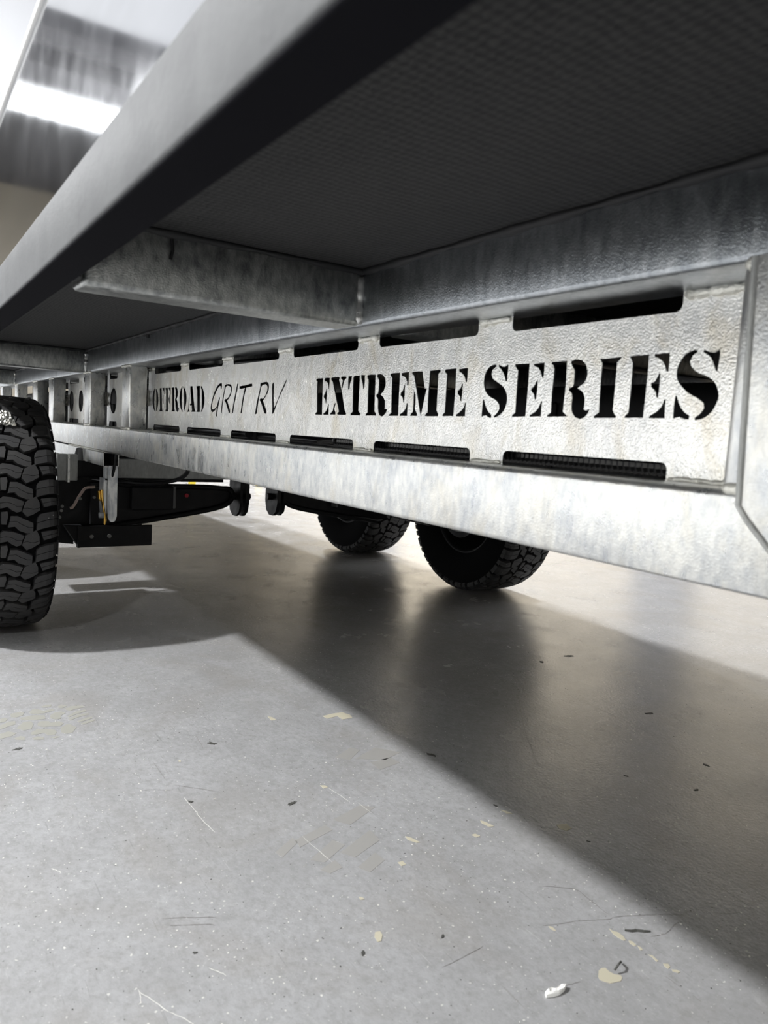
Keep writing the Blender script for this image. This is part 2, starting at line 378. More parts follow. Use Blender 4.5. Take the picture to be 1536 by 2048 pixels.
PTS = [[(-2.6493, 0.872), (-2.6612, 0.8611), (-2.6699, 0.8434), (-2.6695, 0.8271), (-2.6617, 0.8092), (-2.6423, 0.793), (-2.6335, 0.7916), (-2.6349, 0.796), (-2.6419, 0.8063), (-2.6463, 0.827), (-2.6471, 0.8477), (-2.6421, 0.8653), (-2.6426, 0.8709)], [(-2.6324, 0.8707), (-2.6183, 0.8649), (-2.6045, 0.8501), (-2.598, 0.8326), (-2.6012, 0.8137), (-2.6138, 0.7976), (-2.6218, 0.7916), (-2.6246, 0.7946), (-2.6231, 0.8063), (-2.624, 0.8328), (-2.6273, 0.8533), (-2.6331, 0.8666)], [(-2.5875, 0.8699), (-2.5818, 0.8715), (-2.5662, 0.8712), (-2.5591, 0.8352), (-2.5535, 0.8), (-2.5481, 0.7936), (-2.5503, 0.7922), (-2.5834, 0.7919), (-2.5856, 0.7941), (-2.5778, 0.7999), (-2.5834, 0.8354), (-2.5859, 0.8629), (-2.5888, 0.8673)], [(-2.5551, 0.8717), (-2.5337, 0.8717), (-2.5326, 0.8493), (-2.5364, 0.8493), (-2.5397, 0.8593), (-2.5523, 0.8674)], [(-2.5481, 0.8473), (-2.5419, 0.8472), (-2.5422, 0.8351), (-2.5383, 0.818), (-2.5431, 0.818), (-2.5513, 0.8294), (-2.5533, 0.8352), (-2.5475, 0.8409)], [(-2.5217, 0.8704), (-2.5148, 0.8712), (-2.4962, 0.8713), (-2.4874, 0.8003), (-2.4808, 0.794), (-2.4834, 0.7926), (-2.5146, 0.7921), (-2.5172, 0.7945), (-2.5092, 0.8002), (-2.515, 0.8632), (-2.5239, 0.8683)], [(-2.4869, 0.8711), (-2.4651, 0.8717), (-2.4634, 0.8485), (-2.4689, 0.8485), (-2.4713, 0.8597), (-2.4843, 0.8669)], [(-2.4779, 0.8472), (-2.4724, 0.8472), (-2.4722, 0.8346), (-2.4683, 0.8179), (-2.4738, 0.8179), (-2.4831, 0.8291), (-2.4847, 0.8361), (-2.4787, 0.8417)], [(-2.4542, 0.8705), (-2.4462, 0.8713), (-2.4275, 0.8713), (-2.4206, 0.8006), (-2.4134, 0.7945), (-2.4168, 0.7931), (-2.4479, 0.7926), (-2.4499, 0.7949), (-2.4419, 0.8005), (-2.449, 0.8635), (-2.4557, 0.8675)], [(-2.4174, 0.8709), (-2.4065, 0.8712), (-2.3951, 0.866), (-2.3893, 0.8544), (-2.3895, 0.8422), (-2.3987, 0.8341), (-2.4015, 0.8321), (-2.3937, 0.8273), (-2.3864, 0.8178), (-2.3833, 0.8083), (-2.3788, 0.8053), (-2.3732, 0.8049), (-2.376, 0.7988), (-2.3852, 0.7909), (-2.3949, 0.7933), (-2.4054, 0.8028), (-2.41, 0.815), (-2.4132, 0.826), (-2.4167, 0.8301), (-2.414, 0.8342), (-2.41, 0.8383), (-2.4121, 0.8615), (-2.4192, 0.8671)], [(-2.3449, 0.873), (-2.3427, 0.8717), (-2.3443, 0.867), (-2.3488, 0.8565), (-2.3483, 0.8337), (-2.3444, 0.8097), (-2.3364, 0.795), (-2.336, 0.7913), (-2.3416, 0.7923), (-2.3598, 0.807), (-2.3691, 0.8258), (-2.3714, 0.8406), (-2.3646, 0.8594), (-2.353, 0.8699)], [(-2.3378, 0.8722), (-2.328, 0.8694), (-2.3105, 0.8572), (-2.302, 0.84), (-2.3012, 0.8229), (-2.3117, 0.8044), (-2.3249, 0.7917), (-2.3278, 0.7924), (-2.3242, 0.807), (-2.3257, 0.8362), (-2.33, 0.8601), (-2.3373, 0.8669)], [(-2.2757, 0.8515), (-2.2723, 0.8488), (-2.274, 0.8332), (-2.2764, 0.8072), (-2.275, 0.8013), (-2.2693, 0.7954), (-2.2703, 0.7931), (-2.2894, 0.7927), (-2.2912, 0.7946), (-2.2828, 0.7993), (-2.2818, 0.8098), (-2.2794, 0.8267)], [(-2.2696, 0.8702), (-2.2618, 0.8716), (-2.2481, 0.871), (-2.2374, 0.8394), (-2.2222, 0.8015), (-2.2152, 0.7958), (-2.2164, 0.793), (-2.2524, 0.7927), (-2.2527, 0.7949), (-2.2471, 0.7982), (-2.2524, 0.813), (-2.2661, 0.8124), (-2.2674, 0.8176), (-2.2548, 0.8182), (-2.266, 0.8526)], [(-2.2123, 0.8703), (-2.2041, 0.871), (-2.1824, 0.8709), (-2.178, 0.8326), (-2.175, 0.7929), (-2.2042, 0.7927), (-2.2064, 0.7959), (-2.1991, 0.7984), (-2.2059, 0.8581), (-2.2132, 0.8671)], [(-2.1735, 0.8701), (-2.163, 0.8674), (-2.149, 0.8547), (-2.139, 0.836), (-2.1385, 0.8199), (-2.1461, 0.805), (-2.1596, 0.7934), (-2.1651, 0.793), (-2.1654, 0.7968), (-2.1597, 0.8024), (-2.1649, 0.8574), (-2.173, 0.8651)], [(-2.0014, 0.8737), (-2.0014, 0.8648), (-2.0051, 0.8568), (-2.0107, 0.8593), (-2.0105, 0.8663), (-2.024, 0.8653), (-2.0476, 0.8492), (-2.0668, 0.8295), (-2.0756, 0.8128), (-2.0761, 0.8036), (-2.0687, 0.8008), (-2.0525, 0.8037), (-2.0347, 0.8112), (-2.0309, 0.8194), (-2.0187, 0.8349), (-2.0129, 0.8357), (-2.0176, 0.8227), (-2.0263, 0.8046), (-2.0319, 0.7823), (-2.0388, 0.7814), (-2.04, 0.7847), (-2.0365, 0.8062), (-2.0542, 0.797), (-2.0703, 0.7924), (-2.0827, 0.7977), (-2.0851, 0.8078), (-2.0794, 0.8229), (-2.0637, 0.8461), (-2.04, 0.8656), (-2.018, 0.8741), (-2.0113, 0.8748)], [(-1.9775, 0.8688), (-1.9668, 0.8705), (-1.941, 0.8699), (-1.93, 0.8657), (-1.926, 0.8554), (-1.932, 0.8429), (-1.9458, 0.8319), (-1.959, 0.8264), (-1.9338, 0.797), (-1.9355, 0.7925), (-1.944, 0.7921), (-1.9683, 0.8193), (-1.9775, 0.8241), (-1.9788, 0.8282), (-1.9715, 0.8302), (-1.9607, 0.8308), (-1.9444, 0.8399), (-1.9348, 0.8508), (-1.9358, 0.8603), (-1.9469, 0.865), (-1.9663, 0.8654), (-1.9745, 0.8611), (-1.9852, 0.8355), (-1.9965, 0.7917), (-2.0009, 0.7908), (-2.0033, 0.7924), (-1.9938, 0.8323), (-1.9811, 0.8612), (-1.9804, 0.8668)], [(-1.8878, 0.8702), (-1.8844, 0.8689), (-1.891, 0.8486), (-1.9044, 0.8176), (-1.9123, 0.7924), (-1.9185, 0.7913), (-1.9208, 0.7931), (-1.9111, 0.8223), (-1.8976, 0.8534), (-1.8917, 0.8688)], [(-1.8742, 0.863), (-1.8623, 0.8638), (-1.831, 0.8651), (-1.8007, 0.8682), (-1.7913, 0.8679), (-1.7895, 0.8612), (-1.7999, 0.8604), (-1.8284, 0.8586), (-1.8414, 0.8327), (-1.8521, 0.793), (-1.8583, 0.7911), (-1.8612, 0.7929), (-1.8525, 0.8251), (-1.8414, 0.8524), (-1.838, 0.8577), (-1.8655, 0.8562), (-1.8744, 0.8576)], [(-1.7382, 0.8674), (-1.726, 0.8693), (-1.7069, 0.8705), (-1.6946, 0.8685), (-1.6882, 0.8627), (-1.6877, 0.8513), (-1.6969, 0.8401), (-1.7098, 0.8302), (-1.7197, 0.8245), (-1.6955, 0.7986), (-1.6964, 0.7936), (-1.7031, 0.7917), (-1.7098, 0.7957), (-1.7337, 0.8216), (-1.7392, 0.8239), (-1.7397, 0.8282), (-1.7327, 0.8304), (-1.7219, 0.8288), (-1.707, 0.8373), (-1.6978, 0.8486), (-1.696, 0.8586), (-1.7063, 0.8645), (-1.7253, 0.8628), (-1.7337, 0.8579), (-1.7423, 0.8363), (-1.756, 0.7923), (-1.7613, 0.7901), (-1.7659, 0.7922), (-1.7556, 0.8247), (-1.7407, 0.8566), (-1.7408, 0.8646)], [(-1.6641, 0.8684), (-1.6594, 0.8648), (-1.6585, 0.8354), (-1.6546, 0.8073), (-1.653, 0.8073), (-1.6469, 0.813), (-1.6179, 0.8474), (-1.592, 0.8727), (-1.5897, 0.8713), (-1.5999, 0.858), (-1.6289, 0.8296), (-1.6491, 0.8018), (-1.6581, 0.7926), (-1.6632, 0.7932), (-1.6636, 0.8073), (-1.6675, 0.8355), (-1.6703, 0.8637)], [(-1.4434, 0.8692), (-1.4382, 0.8707), (-1.4139, 0.8702), (-1.4128, 0.8417), (-1.4103, 0.7929), (-1.4404, 0.7929), (-1.4412, 0.7954), (-1.4336, 0.7999), (-1.4379, 0.8421), (-1.439, 0.8647), (-1.4437, 0.8667)], [(-1.406, 0.8694), (-1.4028, 0.8709), (-1.3841, 0.8706), (-1.3838, 0.8596), (-1.3842, 0.8472), (-1.3868, 0.8472), (-1.3897, 0.8561), (-1.3954, 0.8617), (-1.406, 0.8645)], [(-1.3966, 0.8482), (-1.3939, 0.847), (-1.3938, 0.8341), (-1.3939, 0.8174), (-1.3964, 0.8172), (-1.3994, 0.8255), (-1.4062, 0.8292), (-1.4068, 0.8342), (-1.402, 0.8379), (-1.3986, 0.8427)], [(-1.3844, 0.8172), (-1.3824, 0.815), (-1.3811, 0.7933), (-1.4043, 0.793), (-1.4046, 0.7957), (-1.3942, 0.8008), (-1.3886, 0.8082)], [(-1.378, 0.8692), (-1.3724, 0.8708), (-1.349, 0.871), (-1.3421, 0.8699), (-1.3439, 0.8646), (-1.3301, 0.8405), (-1.3156, 0.8049), (-1.3082, 0.7966), (-1.3097, 0.7937), (-1.3438, 0.7937), (-1.3453, 0.7963), (-1.3387, 0.8006), (-1.3514, 0.824), (-1.3715, 0.8629), (-1.3781, 0.8661)], [(-1.3368, 0.8703), (-1.3333, 0.8714), (-1.3143, 0.8708), (-1.3147, 0.8673), (-1.3219, 0.864), (-1.3296, 0.847), (-1.3325, 0.8477), (-1.3316, 0.8548), (-1.3289, 0.863), (-1.3365, 0.8674)], [(-1.3557, 0.8186), (-1.3536, 0.8168), (-1.358, 0.8047), (-1.3524, 0.7986), (-1.3524, 0.7938), (-1.3743, 0.7936), (-1.3751, 0.796), (-1.3651, 0.801), (-1.3612, 0.8119)], [(-1.3073, 0.8706), (-1.3016, 0.8714), (-1.2928, 0.8707), (-1.294, 0.8644), (-1.298, 0.8587), (-1.2995, 0.8517), (-1.3016, 0.8445), (-1.3053, 0.8448), (-1.3065, 0.8519), (-1.3073, 0.8636)], [(-1.2855, 0.8708), (-1.2811, 0.8715), (-1.2627, 0.8712), (-1.2621, 0.8566), (-1.2625, 0.8395), (-1.2614, 0.8017), (-1.2536, 0.7972), (-1.2545, 0.7935), (-1.2906, 0.7933), (-1.2914, 0.7962), (-1.2838, 0.8004), (-1.286, 0.8283), (-1.2875, 0.8573), (-1.2875, 0.8677)], [(-1.2571, 0.8719), (-1.2512, 0.8722), (-1.2439, 0.8714), (-1.2429, 0.8618), (-1.243, 0.8505), (-1.245, 0.8447), (-1.2476, 0.845), (-1.2518, 0.8575), (-1.2572, 0.8668)], [(-1.2338, 0.8711), (-1.2285, 0.8717), (-1.2054, 0.8713), (-1.204, 0.8387), (-1.2021, 0.8015), (-1.1959, 0.7977), (-1.1967, 0.7935), (-1.2326, 0.7934), (-1.2334, 0.7962), (-1.2273, 0.7997), (-1.2291, 0.8334), (-1.2296, 0.8614), (-1.2349, 0.8672)], [(-1.1992, 0.871), (-1.1942, 0.8717), (-1.1849, 0.8711), (-1.1754, 0.8665), (-1.1696, 0.8587), (-1.1686, 0.849), (-1.1736, 0.8404), (-1.1839, 0.8329), (-1.1743, 0.8284), (-1.168, 0.8219), (-1.167, 0.8121), (-1.1669, 0.8056), (-1.1624, 0.8067), (-1.159, 0.8056), (-1.1614, 0.8002), (-1.1697, 0.7941), (-1.1755, 0.7924), (-1.1828, 0.794), (-1.1885, 0.8), (-1.191, 0.8099), (-1.1919, 0.822), (-1.1946, 0.8275), (-1.1989, 0.8298), (-1.1989, 0.8331), (-1.1933, 0.8352), (-1.192, 0.8418), (-1.1923, 0.8604), (-1.1992, 0.8672)], [(-1.1538, 0.8706), (-1.1485, 0.8718), (-1.1232, 0.8719), (-1.1225, 0.8427), (-1.121, 0.7942), (-1.1512, 0.7936), (-1.1514, 0.796), (-1.1446, 0.7998), (-1.1472, 0.8325), (-1.1476, 0.8634), (-1.1534, 0.8674)], [(-1.1175, 0.8709), (-1.1135, 0.8716), (-1.0949, 0.8722), (-1.0942, 0.8598), (-1.0948, 0.8482), (-1.0981, 0.8485), (-1.1005, 0.8569), (-1.107, 0.8633), (-1.117, 0.8662)], [(-1.1074, 0.8498), (-1.1051, 0.8487), (-1.1044, 0.8351), (-1.1049, 0.8179), (-1.1074, 0.8184), (-1.1105, 0.8268), (-1.1169, 0.8311), (-1.1174, 0.8353), (-1.1119, 0.8394), (-1.1091, 0.8446)], [(-1.0957, 0.8179), (-1.0937, 0.8163), (-1.0926, 0.7943), (-1.1159, 0.794), (-1.1166, 0.7969), (-1.1059, 0.8017), (-1.0992, 0.808)], [(-1.0763, 0.8378), (-1.0744, 0.8368), (-1.0714, 0.8306), (-1.0695, 0.8163), (-1.0705, 0.8122), (-1.0698, 0.8061), (-1.0626, 0.7979), (-1.0628, 0.7947), (-1.0829, 0.7944), (-1.0835, 0.7967), (-1.076, 0.8019), (-1.0757, 0.8163), (-1.0763, 0.8266)], [(-1.0852, 0.8713), (-1.0791, 0.8721), (-1.0546, 0.8719), (-1.0446, 0.8423), (-1.042, 0.8423), (-1.0399, 0.8433), (-1.04, 0.8393), (-1.0454, 0.8183), (-1.0517, 0.794), (-1.0559, 0.8041), (-1.0757, 0.8572), (-1.0793, 0.8655), (-1.0848, 0.8677)], [(-1.0326, 0.8719), (-1.004, 0.8727), (-1.0029, 0.8698), (-1.0081, 0.8661), (-1.0081, 0.8505), (-1.0071, 0.8044), (-1.0019, 0.7986), (-1.0028, 0.7948), (-1.0385, 0.7944), (-1.0392, 0.7972), (-1.0325, 0.8012), (-1.0335, 0.8262), (-1.0328, 0.8659)], [(-0.9911, 0.8713), (-0.9881, 0.8726), (-0.9611, 0.8729), (-0.9603, 0.8446), (-0.961, 0.7956), (-0.99, 0.7953), (-0.9902, 0.7977), (-0.9843, 0.8016), (-0.9846, 0.8258), (-0.9848, 0.8643), (-0.9907, 0.8679)], [(-0.9542, 0.8717), (-0.9321, 0.8727), (-0.9314, 0.8625), (-0.9318, 0.8505), (-0.9347, 0.8501), (-0.9385, 0.8581), (-0.9451, 0.8639), (-0.9538, 0.8679)], [(-0.9437, 0.8484), (-0.9421, 0.8475), (-0.9418, 0.8367), (-0.943, 0.8198), (-0.9455, 0.8203), (-0.9471, 0.8274), (-0.9536, 0.8317), (-0.954, 0.836), (-0.9478, 0.8406), (-0.9453, 0.8452)], [(-0.9327, 0.8179), (-0.9311, 0.817), (-0.931, 0.7957), (-0.9534, 0.7954), (-0.9537, 0.7981), (-0.943, 0.8039), (-0.9362, 0.8095)], [(-0.8673, 0.875), (-0.8645, 0.8737), (-0.8651, 0.8714), (-0.8726, 0.8664), (-0.8743, 0.8605), (-0.8702, 0.8533), (-0.8572, 0.8471), (-0.8461, 0.841), (-0.8383, 0.8327), (-0.8352, 0.8234), (-0.8368, 0.8118), (-0.8435, 0.8025), (-0.8533, 0.7965), (-0.8611, 0.7946), (-0.8622, 0.797), (-0.8549, 0.8024), (-0.8511, 0.8083), (-0.8528, 0.8154), (-0.8614, 0.8213), (-0.8764, 0.8273), (-0.8864, 0.8358), (-0.8907, 0.8467), (-0.89, 0.8599), (-0.8837, 0.8692), (-0.8761, 0.8736)], [(-0.8602, 0.8747), (-0.852, 0.8714), (-0.845, 0.8705), (-0.8386, 0.8743), (-0.8376, 0.8697), (-0.8384, 0.8495), (-0.8409, 0.8484), (-0.8443, 0.856), (-0.8504, 0.8644), (-0.859, 0.8711)], [(-0.8895, 0.8226), (-0.887, 0.8214), (-0.883, 0.813), (-0.8766, 0.8046), (-0.8678, 0.7987), (-0.8682, 0.7942), (-0.8727, 0.7945), (-0.8813, 0.798), (-0.8902, 0.7954), (-0.8906, 0.7985), (-0.8905, 0.8142)], [(-0.8234, 0.873), (-0.8202, 0.8735), (-0.7934, 0.8731), (-0.793, 0.8477), (-0.7938, 0.7973), (-0.8224, 0.7963), (-0.8218, 0.7986), (-0.8156, 0.8027), (-0.8163, 0.8313), (-0.8167, 0.8642), (-0.8222, 0.8696)], [(-0.7847, 0.8719), (-0.7637, 0.8731), (-0.7633, 0.86), (-0.7643, 0.8514), (-0.7665, 0.852), (-0.7702, 0.8603), (-0.7755, 0.8665), (-0.7843, 0.8691)], [(-0.7759, 0.8495), (-0.7747, 0.8484), (-0.774, 0.8362), (-0.7751, 0.8213), (-0.778, 0.8219), (-0.7798, 0.8286), (-0.7862, 0.8337), (-0.7865, 0.8365), (-0.7812, 0.8408), (-0.7779, 0.8462)], [(-0.7645, 0.8196), (-0.7628, 0.8185), (-0.7629, 0.7977), (-0.7849, 0.7968), (-0.7852, 0.7991), (-0.7748, 0.8042), (-0.7685, 0.8108)], [(-0.7511, 0.8714), (-0.7476, 0.8729), (-0.7217, 0.8734), (-0.7207, 0.8458), (-0.7218, 0.8046), (-0.7149, 0.7999), (-0.7154, 0.7981), (-0.751, 0.7973), (-0.7505, 0.7995), (-0.7443, 0.8033), (-0.7451, 0.8303), (-0.7442, 0.8625), (-0.7463, 0.868)], [(-0.7139, 0.8728), (-0.7051, 0.8743), (-0.6954, 0.873), (-0.6887, 0.8675), (-0.6845, 0.8592), (-0.6842, 0.851), (-0.6887, 0.8429), (-0.6994, 0.836), (-0.6908, 0.8317), (-0.686, 0.8254), (-0.6845, 0.8182), (-0.6854, 0.8079), (-0.6812, 0.8064), (-0.6754, 0.8085), (-0.6769, 0.8039), (-0.6829, 0.7976), (-0.6907, 0.7949), (-0.6992, 0.7974), (-0.7056, 0.8047), (-0.7073, 0.8141), (-0.7071, 0.8246), (-0.7091, 0.8299), (-0.7144, 0.8336), (-0.7134, 0.8367), (-0.7079, 0.8382), (-0.7064, 0.8434), (-0.7069, 0.86), (-0.7134, 0.8686)], [(-0.6651, 0.8734), (-0.6591, 0.8731), (-0.631, 0.8741), (-0.6315, 0.8716), (-0.6367, 0.8674), (-0.6367, 0.8491), (-0.637, 0.8066), (-0.631, 0.7986), (-0.6316, 0.7974), (-0.6671, 0.7969), (-0.6673, 0.7993), (-0.6595, 0.8041), (-0.6605, 0.8323), (-0.6607, 0.8673)], [(-0.6177, 0.8732), (-0.6137, 0.8741), (-0.5896, 0.8744), (-0.5891, 0.8586), (-0.5899, 0.7982), (-0.6182, 0.7978), (-0.6177, 0.7999), (-0.6127, 0.8045), (-0.6123, 0.8259), (-0.6126, 0.8651)], [(-0.5818, 0.8745), (-0.5606, 0.8749), (-0.5602, 0.8627), (-0.5603, 0.8526), (-0.5631, 0.8532), (-0.5663, 0.8608), (-0.572, 0.867), (-0.5815, 0.8718)], [(-0.5727, 0.8525), (-0.5711, 0.8503), (-0.5707, 0.8384), (-0.5714, 0.8222), (-0.5736, 0.8228), (-0.5761, 0.8299), (-0.5826, 0.8354), (-0.5831, 0.8398), (-0.5775, 0.8424), (-0.5743, 0.8482)], [(-0.562, 0.8211), (-0.5604, 0.82), (-0.5594, 0.7979), (-0.5815, 0.7976), (-0.5812, 0.8003), (-0.5715, 0.8059), (-0.5652, 0.8124)], [(-0.5282, 0.8766), (-0.524, 0.8754), (-0.5248, 0.8729), (-0.5297, 0.87), (-0.5325, 0.8635), (-0.53, 0.8572), (-0.5217, 0.8507), (-0.5074, 0.8451), (-0.4988, 0.8388), (-0.4939, 0.8296), (-0.4924, 0.8216), (-0.4957, 0.8115), (-0.5015, 0.8034), (-0.5099, 0.7981), (-0.519, 0.7964), (-0.5199, 0.799), (-0.5129, 0.8043), (-0.5091, 0.8105), (-0.5102, 0.8156), (-0.5171, 0.8207), (-0.5307, 0.8271), (-0.5412, 0.8356), (-0.5477, 0.8442), (-0.5489, 0.8548), (-0.5457, 0.8641), (-0.5394, 0.8721)], [(-0.5166, 0.8759), (-0.5083, 0.8729), (-0.5015, 0.872), (-0.497, 0.8752), (-0.4958, 0.8697), (-0.497, 0.8518), (-0.4992, 0.8514), (-0.5036, 0.8611), (-0.5089, 0.8684), (-0.5168, 0.8729)], [(-0.5473, 0.8252), (-0.5453, 0.8231), (-0.5413, 0.8146), (-0.5343, 0.8062), (-0.5266, 0.8015), (-0.5267, 0.7968), (-0.5321, 0.7973), (-0.5396, 0.7998), (-0.5479, 0.7978), (-0.5483, 0.8071), (-0.548, 0.8199)]]
pan = PC(cut_plate('lettered_plate', panel_outline(-2.722, -.40, SL), [corner_soft(v) for v in PTS], YP, .0028, M['galv_panel'], None))
pan['label'] = 'galvanised plate with OFFROAD GRIT RV and EXTREME SERIES cut through'
pa = PC(cut_plate('perforated_plate', panel_outline(-3.342, -2.80, [(-3.30, -3.175), (-3.09, -2.90)]), [circle(-3.236, .831, .053), circle(-3.005, .831, .053)], YP, .0045, M['galv_panel'], None))
pb = PC(cut_plate('perforated_plate', panel_outline(-4.207, -3.43, [(-4.163, -3.936), (-3.82, -3.6)]), [circle(x, .833, .053) for x in (-4.115, -3.883, -3.65)], YP, .0045, M['galv_panel'], None))
pd = PC(cut_plate('perforated_plate', panel_outline(-5.42, -4.88, [(-5.33, -5.0)]), [circle(x, .833, .053) for x in (-5.3, -5.05)], YP, .0045, M['galv_panel'], None))
pe = PC(cut_plate('perforated_plate', panel_outline(-6.27, -5.68, [(-6.2, -5.8)]), [circle(x, .833, .053) for x in (-6.1, -5.85)], YP, .0045, M['galv_panel'], None))
pf = PC(cut_plate('perforated_plate', panel_outline(-7.15, -6.48, [(-7.0, -6.6)]), [circle(x, .833, .053) for x in (-6.9, -6.65)], YP, .0045, M['galv_panel'], None))
# tabs are welded to the chords: an uneven bead along each
def bead(p, q, r=.005, n_=14, b=None, jit=.35):
    p, q = Vector(p), Vector(q); n_ = max(6, int((q - p).length / .006))
    pts = [p.lerp(q, i / n_) + Vector((0, random.uniform(-.0006, .0006), random.uniform(-.0006, .0006))) for i in range(n_ + 1)]
    rr = [r * (.5 if i in (0, n_) else random.uniform(1 - jit, 1 + jit)) for i in range(n_ + 1)]
    return tube_path(pts, lambda i: rr[i], 7, b)
tabs = [(-2.722, SL[0][0])] + [(SL[i][1], SL[i + 1][0]) for i in range(5)] + [(SL[5][1], -.42)]
for a, c in tabs:
    P('weld_bead', bead((a + .004, YP - .001, ZT - .004), (c - .004, YP - .001, ZT - .004), .006), M['weld'], pan, sm=60)
    P('weld_bead', bead((a + .004, YP - .001, ZB + .002), (c - .004, YP - .001, ZB + .002), .0035), M['weld'], pan, sm=60)
# posts between the chords
POSTS = [(-2.76, -2.655), (-3.39, -3.275), (-4.27, -4.14), (-4.80, -4.66), (-5.60, -5.46), (-6.4, -6.28)]
for a, c in POSTS:
    po = P('post', box(a, c, YR + .001, YR + .062, ZB - .002, ZT + .002, .006, 3), M['galv'], sm=40)
    P('weld_bead', bead((a - .01, YR + .003, ZT), (c + .006, YR + .003, ZT), .005), M['weld'], po, sm=60)
    P('weld_bead', bead((a - .004, YR + .003, ZB), (c + .006, YR + .003, ZB), .005), M['weld'], po, sm=60)
    P('plate_tab', box(c - .112, c - .060, YP - .002, YP + .002, .812, .866), M['weld'], po)
    # short tab from plate to post seen as a bright weld
    P('weld_bead', bead((c - .088, YP - .003, .810), (c - .087, YP - .003, .868), .011, jit=.45), M['weld'], po, sm=60)
# end post and the gusset plate lapped over the rail
ep = P('post', box(-.428, -.33, YR + .001, YP + .01, ZB - .002, ZT + .002, .010, 4), M['galv'], sm=40)
P('weld_bead', bead((-.425, YR + .004, ZB + .002), (-.38, YR - .001, ZB + .002), .007), M['weld'], ep, sm=60)
P('weld_bead', bead((-.425, YR + .004, ZT - .002), (-.36, YR - .001, ZT - .002), .007), M['weld'], ep, sm=60)
P('weld_bead', bead((-.428, YP - .002, ZB), (-.428, YP - .002, ZT), .005), M['weld'], ep, sm=60)
P('gusset_plate', prism([(-.409, .945), (-.399, .712), (-.39, .700), (-.30, .610), (.10, .52), (.5, .52), (.5, .945)], 'y', YR - .010, YR - .004), M['galv'], label='shaped galvanised gusset plate lapped over the rail')
P('weld_bead', tube_path([(-.409, YR - .010, .944), (-.402, YR - .010, .78), (-.399, YR - .010, .712), (-.39, YR - .010, .700), (-.34, YR - .010, .650), (-.30, YR - .010, .610)], lambda i: .0032, 8), M['galv_mid'], sm=60)  # grey bead added to draw the shadow line along the gusset edge
# cross beams out from the rail to the side rail, and their inner runs
def cross(x, w=.08, inner=True, end=.222):
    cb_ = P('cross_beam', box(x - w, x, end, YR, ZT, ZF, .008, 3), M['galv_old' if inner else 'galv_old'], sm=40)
    b = bmesh.new(); bead((x - .002, YR - .003, ZT + .004), (x - .002, YR - .003, ZF - .012), .0085, b=b, jit=.22)
    P('weld_bead', b, M['galv'], cb_, sm=60)
    P('beam_spigot', box(x - w + .012, x - .012, .196, end + .02, ZT + .012, ZF - .008), M['black_steel'], cb_)
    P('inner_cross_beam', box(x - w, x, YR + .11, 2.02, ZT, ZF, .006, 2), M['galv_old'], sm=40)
cross(-1.128); cross(-3.345); cross(-5.56)
cross(1.09)
for s in (-2.24, -4.45): P('inner_cross_beam', box(s - .08, s, YR + .11, 2.02, ZT, ZF, .006, 2), M['galv_old'], sm=40)
# side rail along the edge of the body
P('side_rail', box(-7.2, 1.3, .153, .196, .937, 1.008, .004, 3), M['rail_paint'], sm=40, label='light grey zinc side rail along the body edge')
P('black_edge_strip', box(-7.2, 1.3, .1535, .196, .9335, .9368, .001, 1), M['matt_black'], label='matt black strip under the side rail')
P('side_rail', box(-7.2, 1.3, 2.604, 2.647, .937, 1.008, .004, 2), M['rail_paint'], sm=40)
# underfloor sheet and black sealant beads along its edges
P('floor_sheet', box(-7.1, 1.28, .17, 2.63, ZF, ZF + .03), M['underfloor'], label='black textured underfloor sheet')
def sealant(p, q, r=.006):
    p, q = Vector(p), Vector(q); k = int((q - p).length / .018)
    ph = random.uniform(0, 9)
    pts = [p.lerp(q, i / k) for i in range(k + 1)]
    rr = [r * (1 + .28 * math.sin(i * .37 + ph) + .25 * math.sin(i * 1.3 + ph) + random.uniform(-.12, .12)) for i in range(k + 1)]
    P('sealant_bead', tube_path(pts, lambda i: rr[i], 7), M['sealant'], sm=60)
for a, c in ((-1.128, .6), (-3.345, -1.208), (-5.56, -3.425)):
    sealant((a, YR - .002, ZF - .003), (c, YR - .002, ZF - .003), .0065)
    sealant((a + .002, .22, ZF - .003), (a + .002, YR - .004, ZF - .003), .0060)
    sealant((a, .2, ZF - .004), (c, .2, ZF - .004), .005)
# drips of sealant on the first cross beam
P('sealant_drip', tube_path([(-1.1265, .345, 1.030), (-1.1265, .347, 1.012), (-1.1265, .344, .998)], .0028, 6), M['sealant'])
P('sealant_drip', tube_path([(-2.43, YR - .001, 1.034), (-2.43, YR - .001, 1.020)], .008, 7), M['sealant'])
# second main rail on the far side
for nm, z0, z1 in (('bottom_chord', ZBB, ZB), ('top_chord', ZT, ZF)):
    P(nm, box(-7.2, 1.3, 2.02, 2.13, z0, z1, .007, 2), M['galv_old'], sm=40)
for a in (-6.4, -5.4, -4.4, -3.4, -2.4, -1.2, .2): P('post', box(a, a + .1, 2.03, 2.10, ZB, ZT, .005, 2), M['galv_old'])
# ribbed black tanks added between the rails to black out the plate openings
def tank(x0, x1, zt=.86):
    b = box(x0, x1, .93, 1.86, .655, zt, .04, 3)
    t = P('blackout_tank', b, M['tank'], sm=50)
    for k in range(int((x1 - x0) / .22)):
        xx = x0 + .12 + k * .22
        P('tank_rib', box(xx, xx + .05,   .922, .934, .68, .83, .004, 1), M['tank'], t)
tank(-2.95, -1.62); tank(-1.5, .9); tank(-4.3, -3.0, .925); tank(-7.1, -4.4, .925)
P('blackout_sheet', box(-6.6, 1.0, 1.93, 1.95, .655, .925), M['tank'])  # thin black sheet added to close off the view behind the tanks
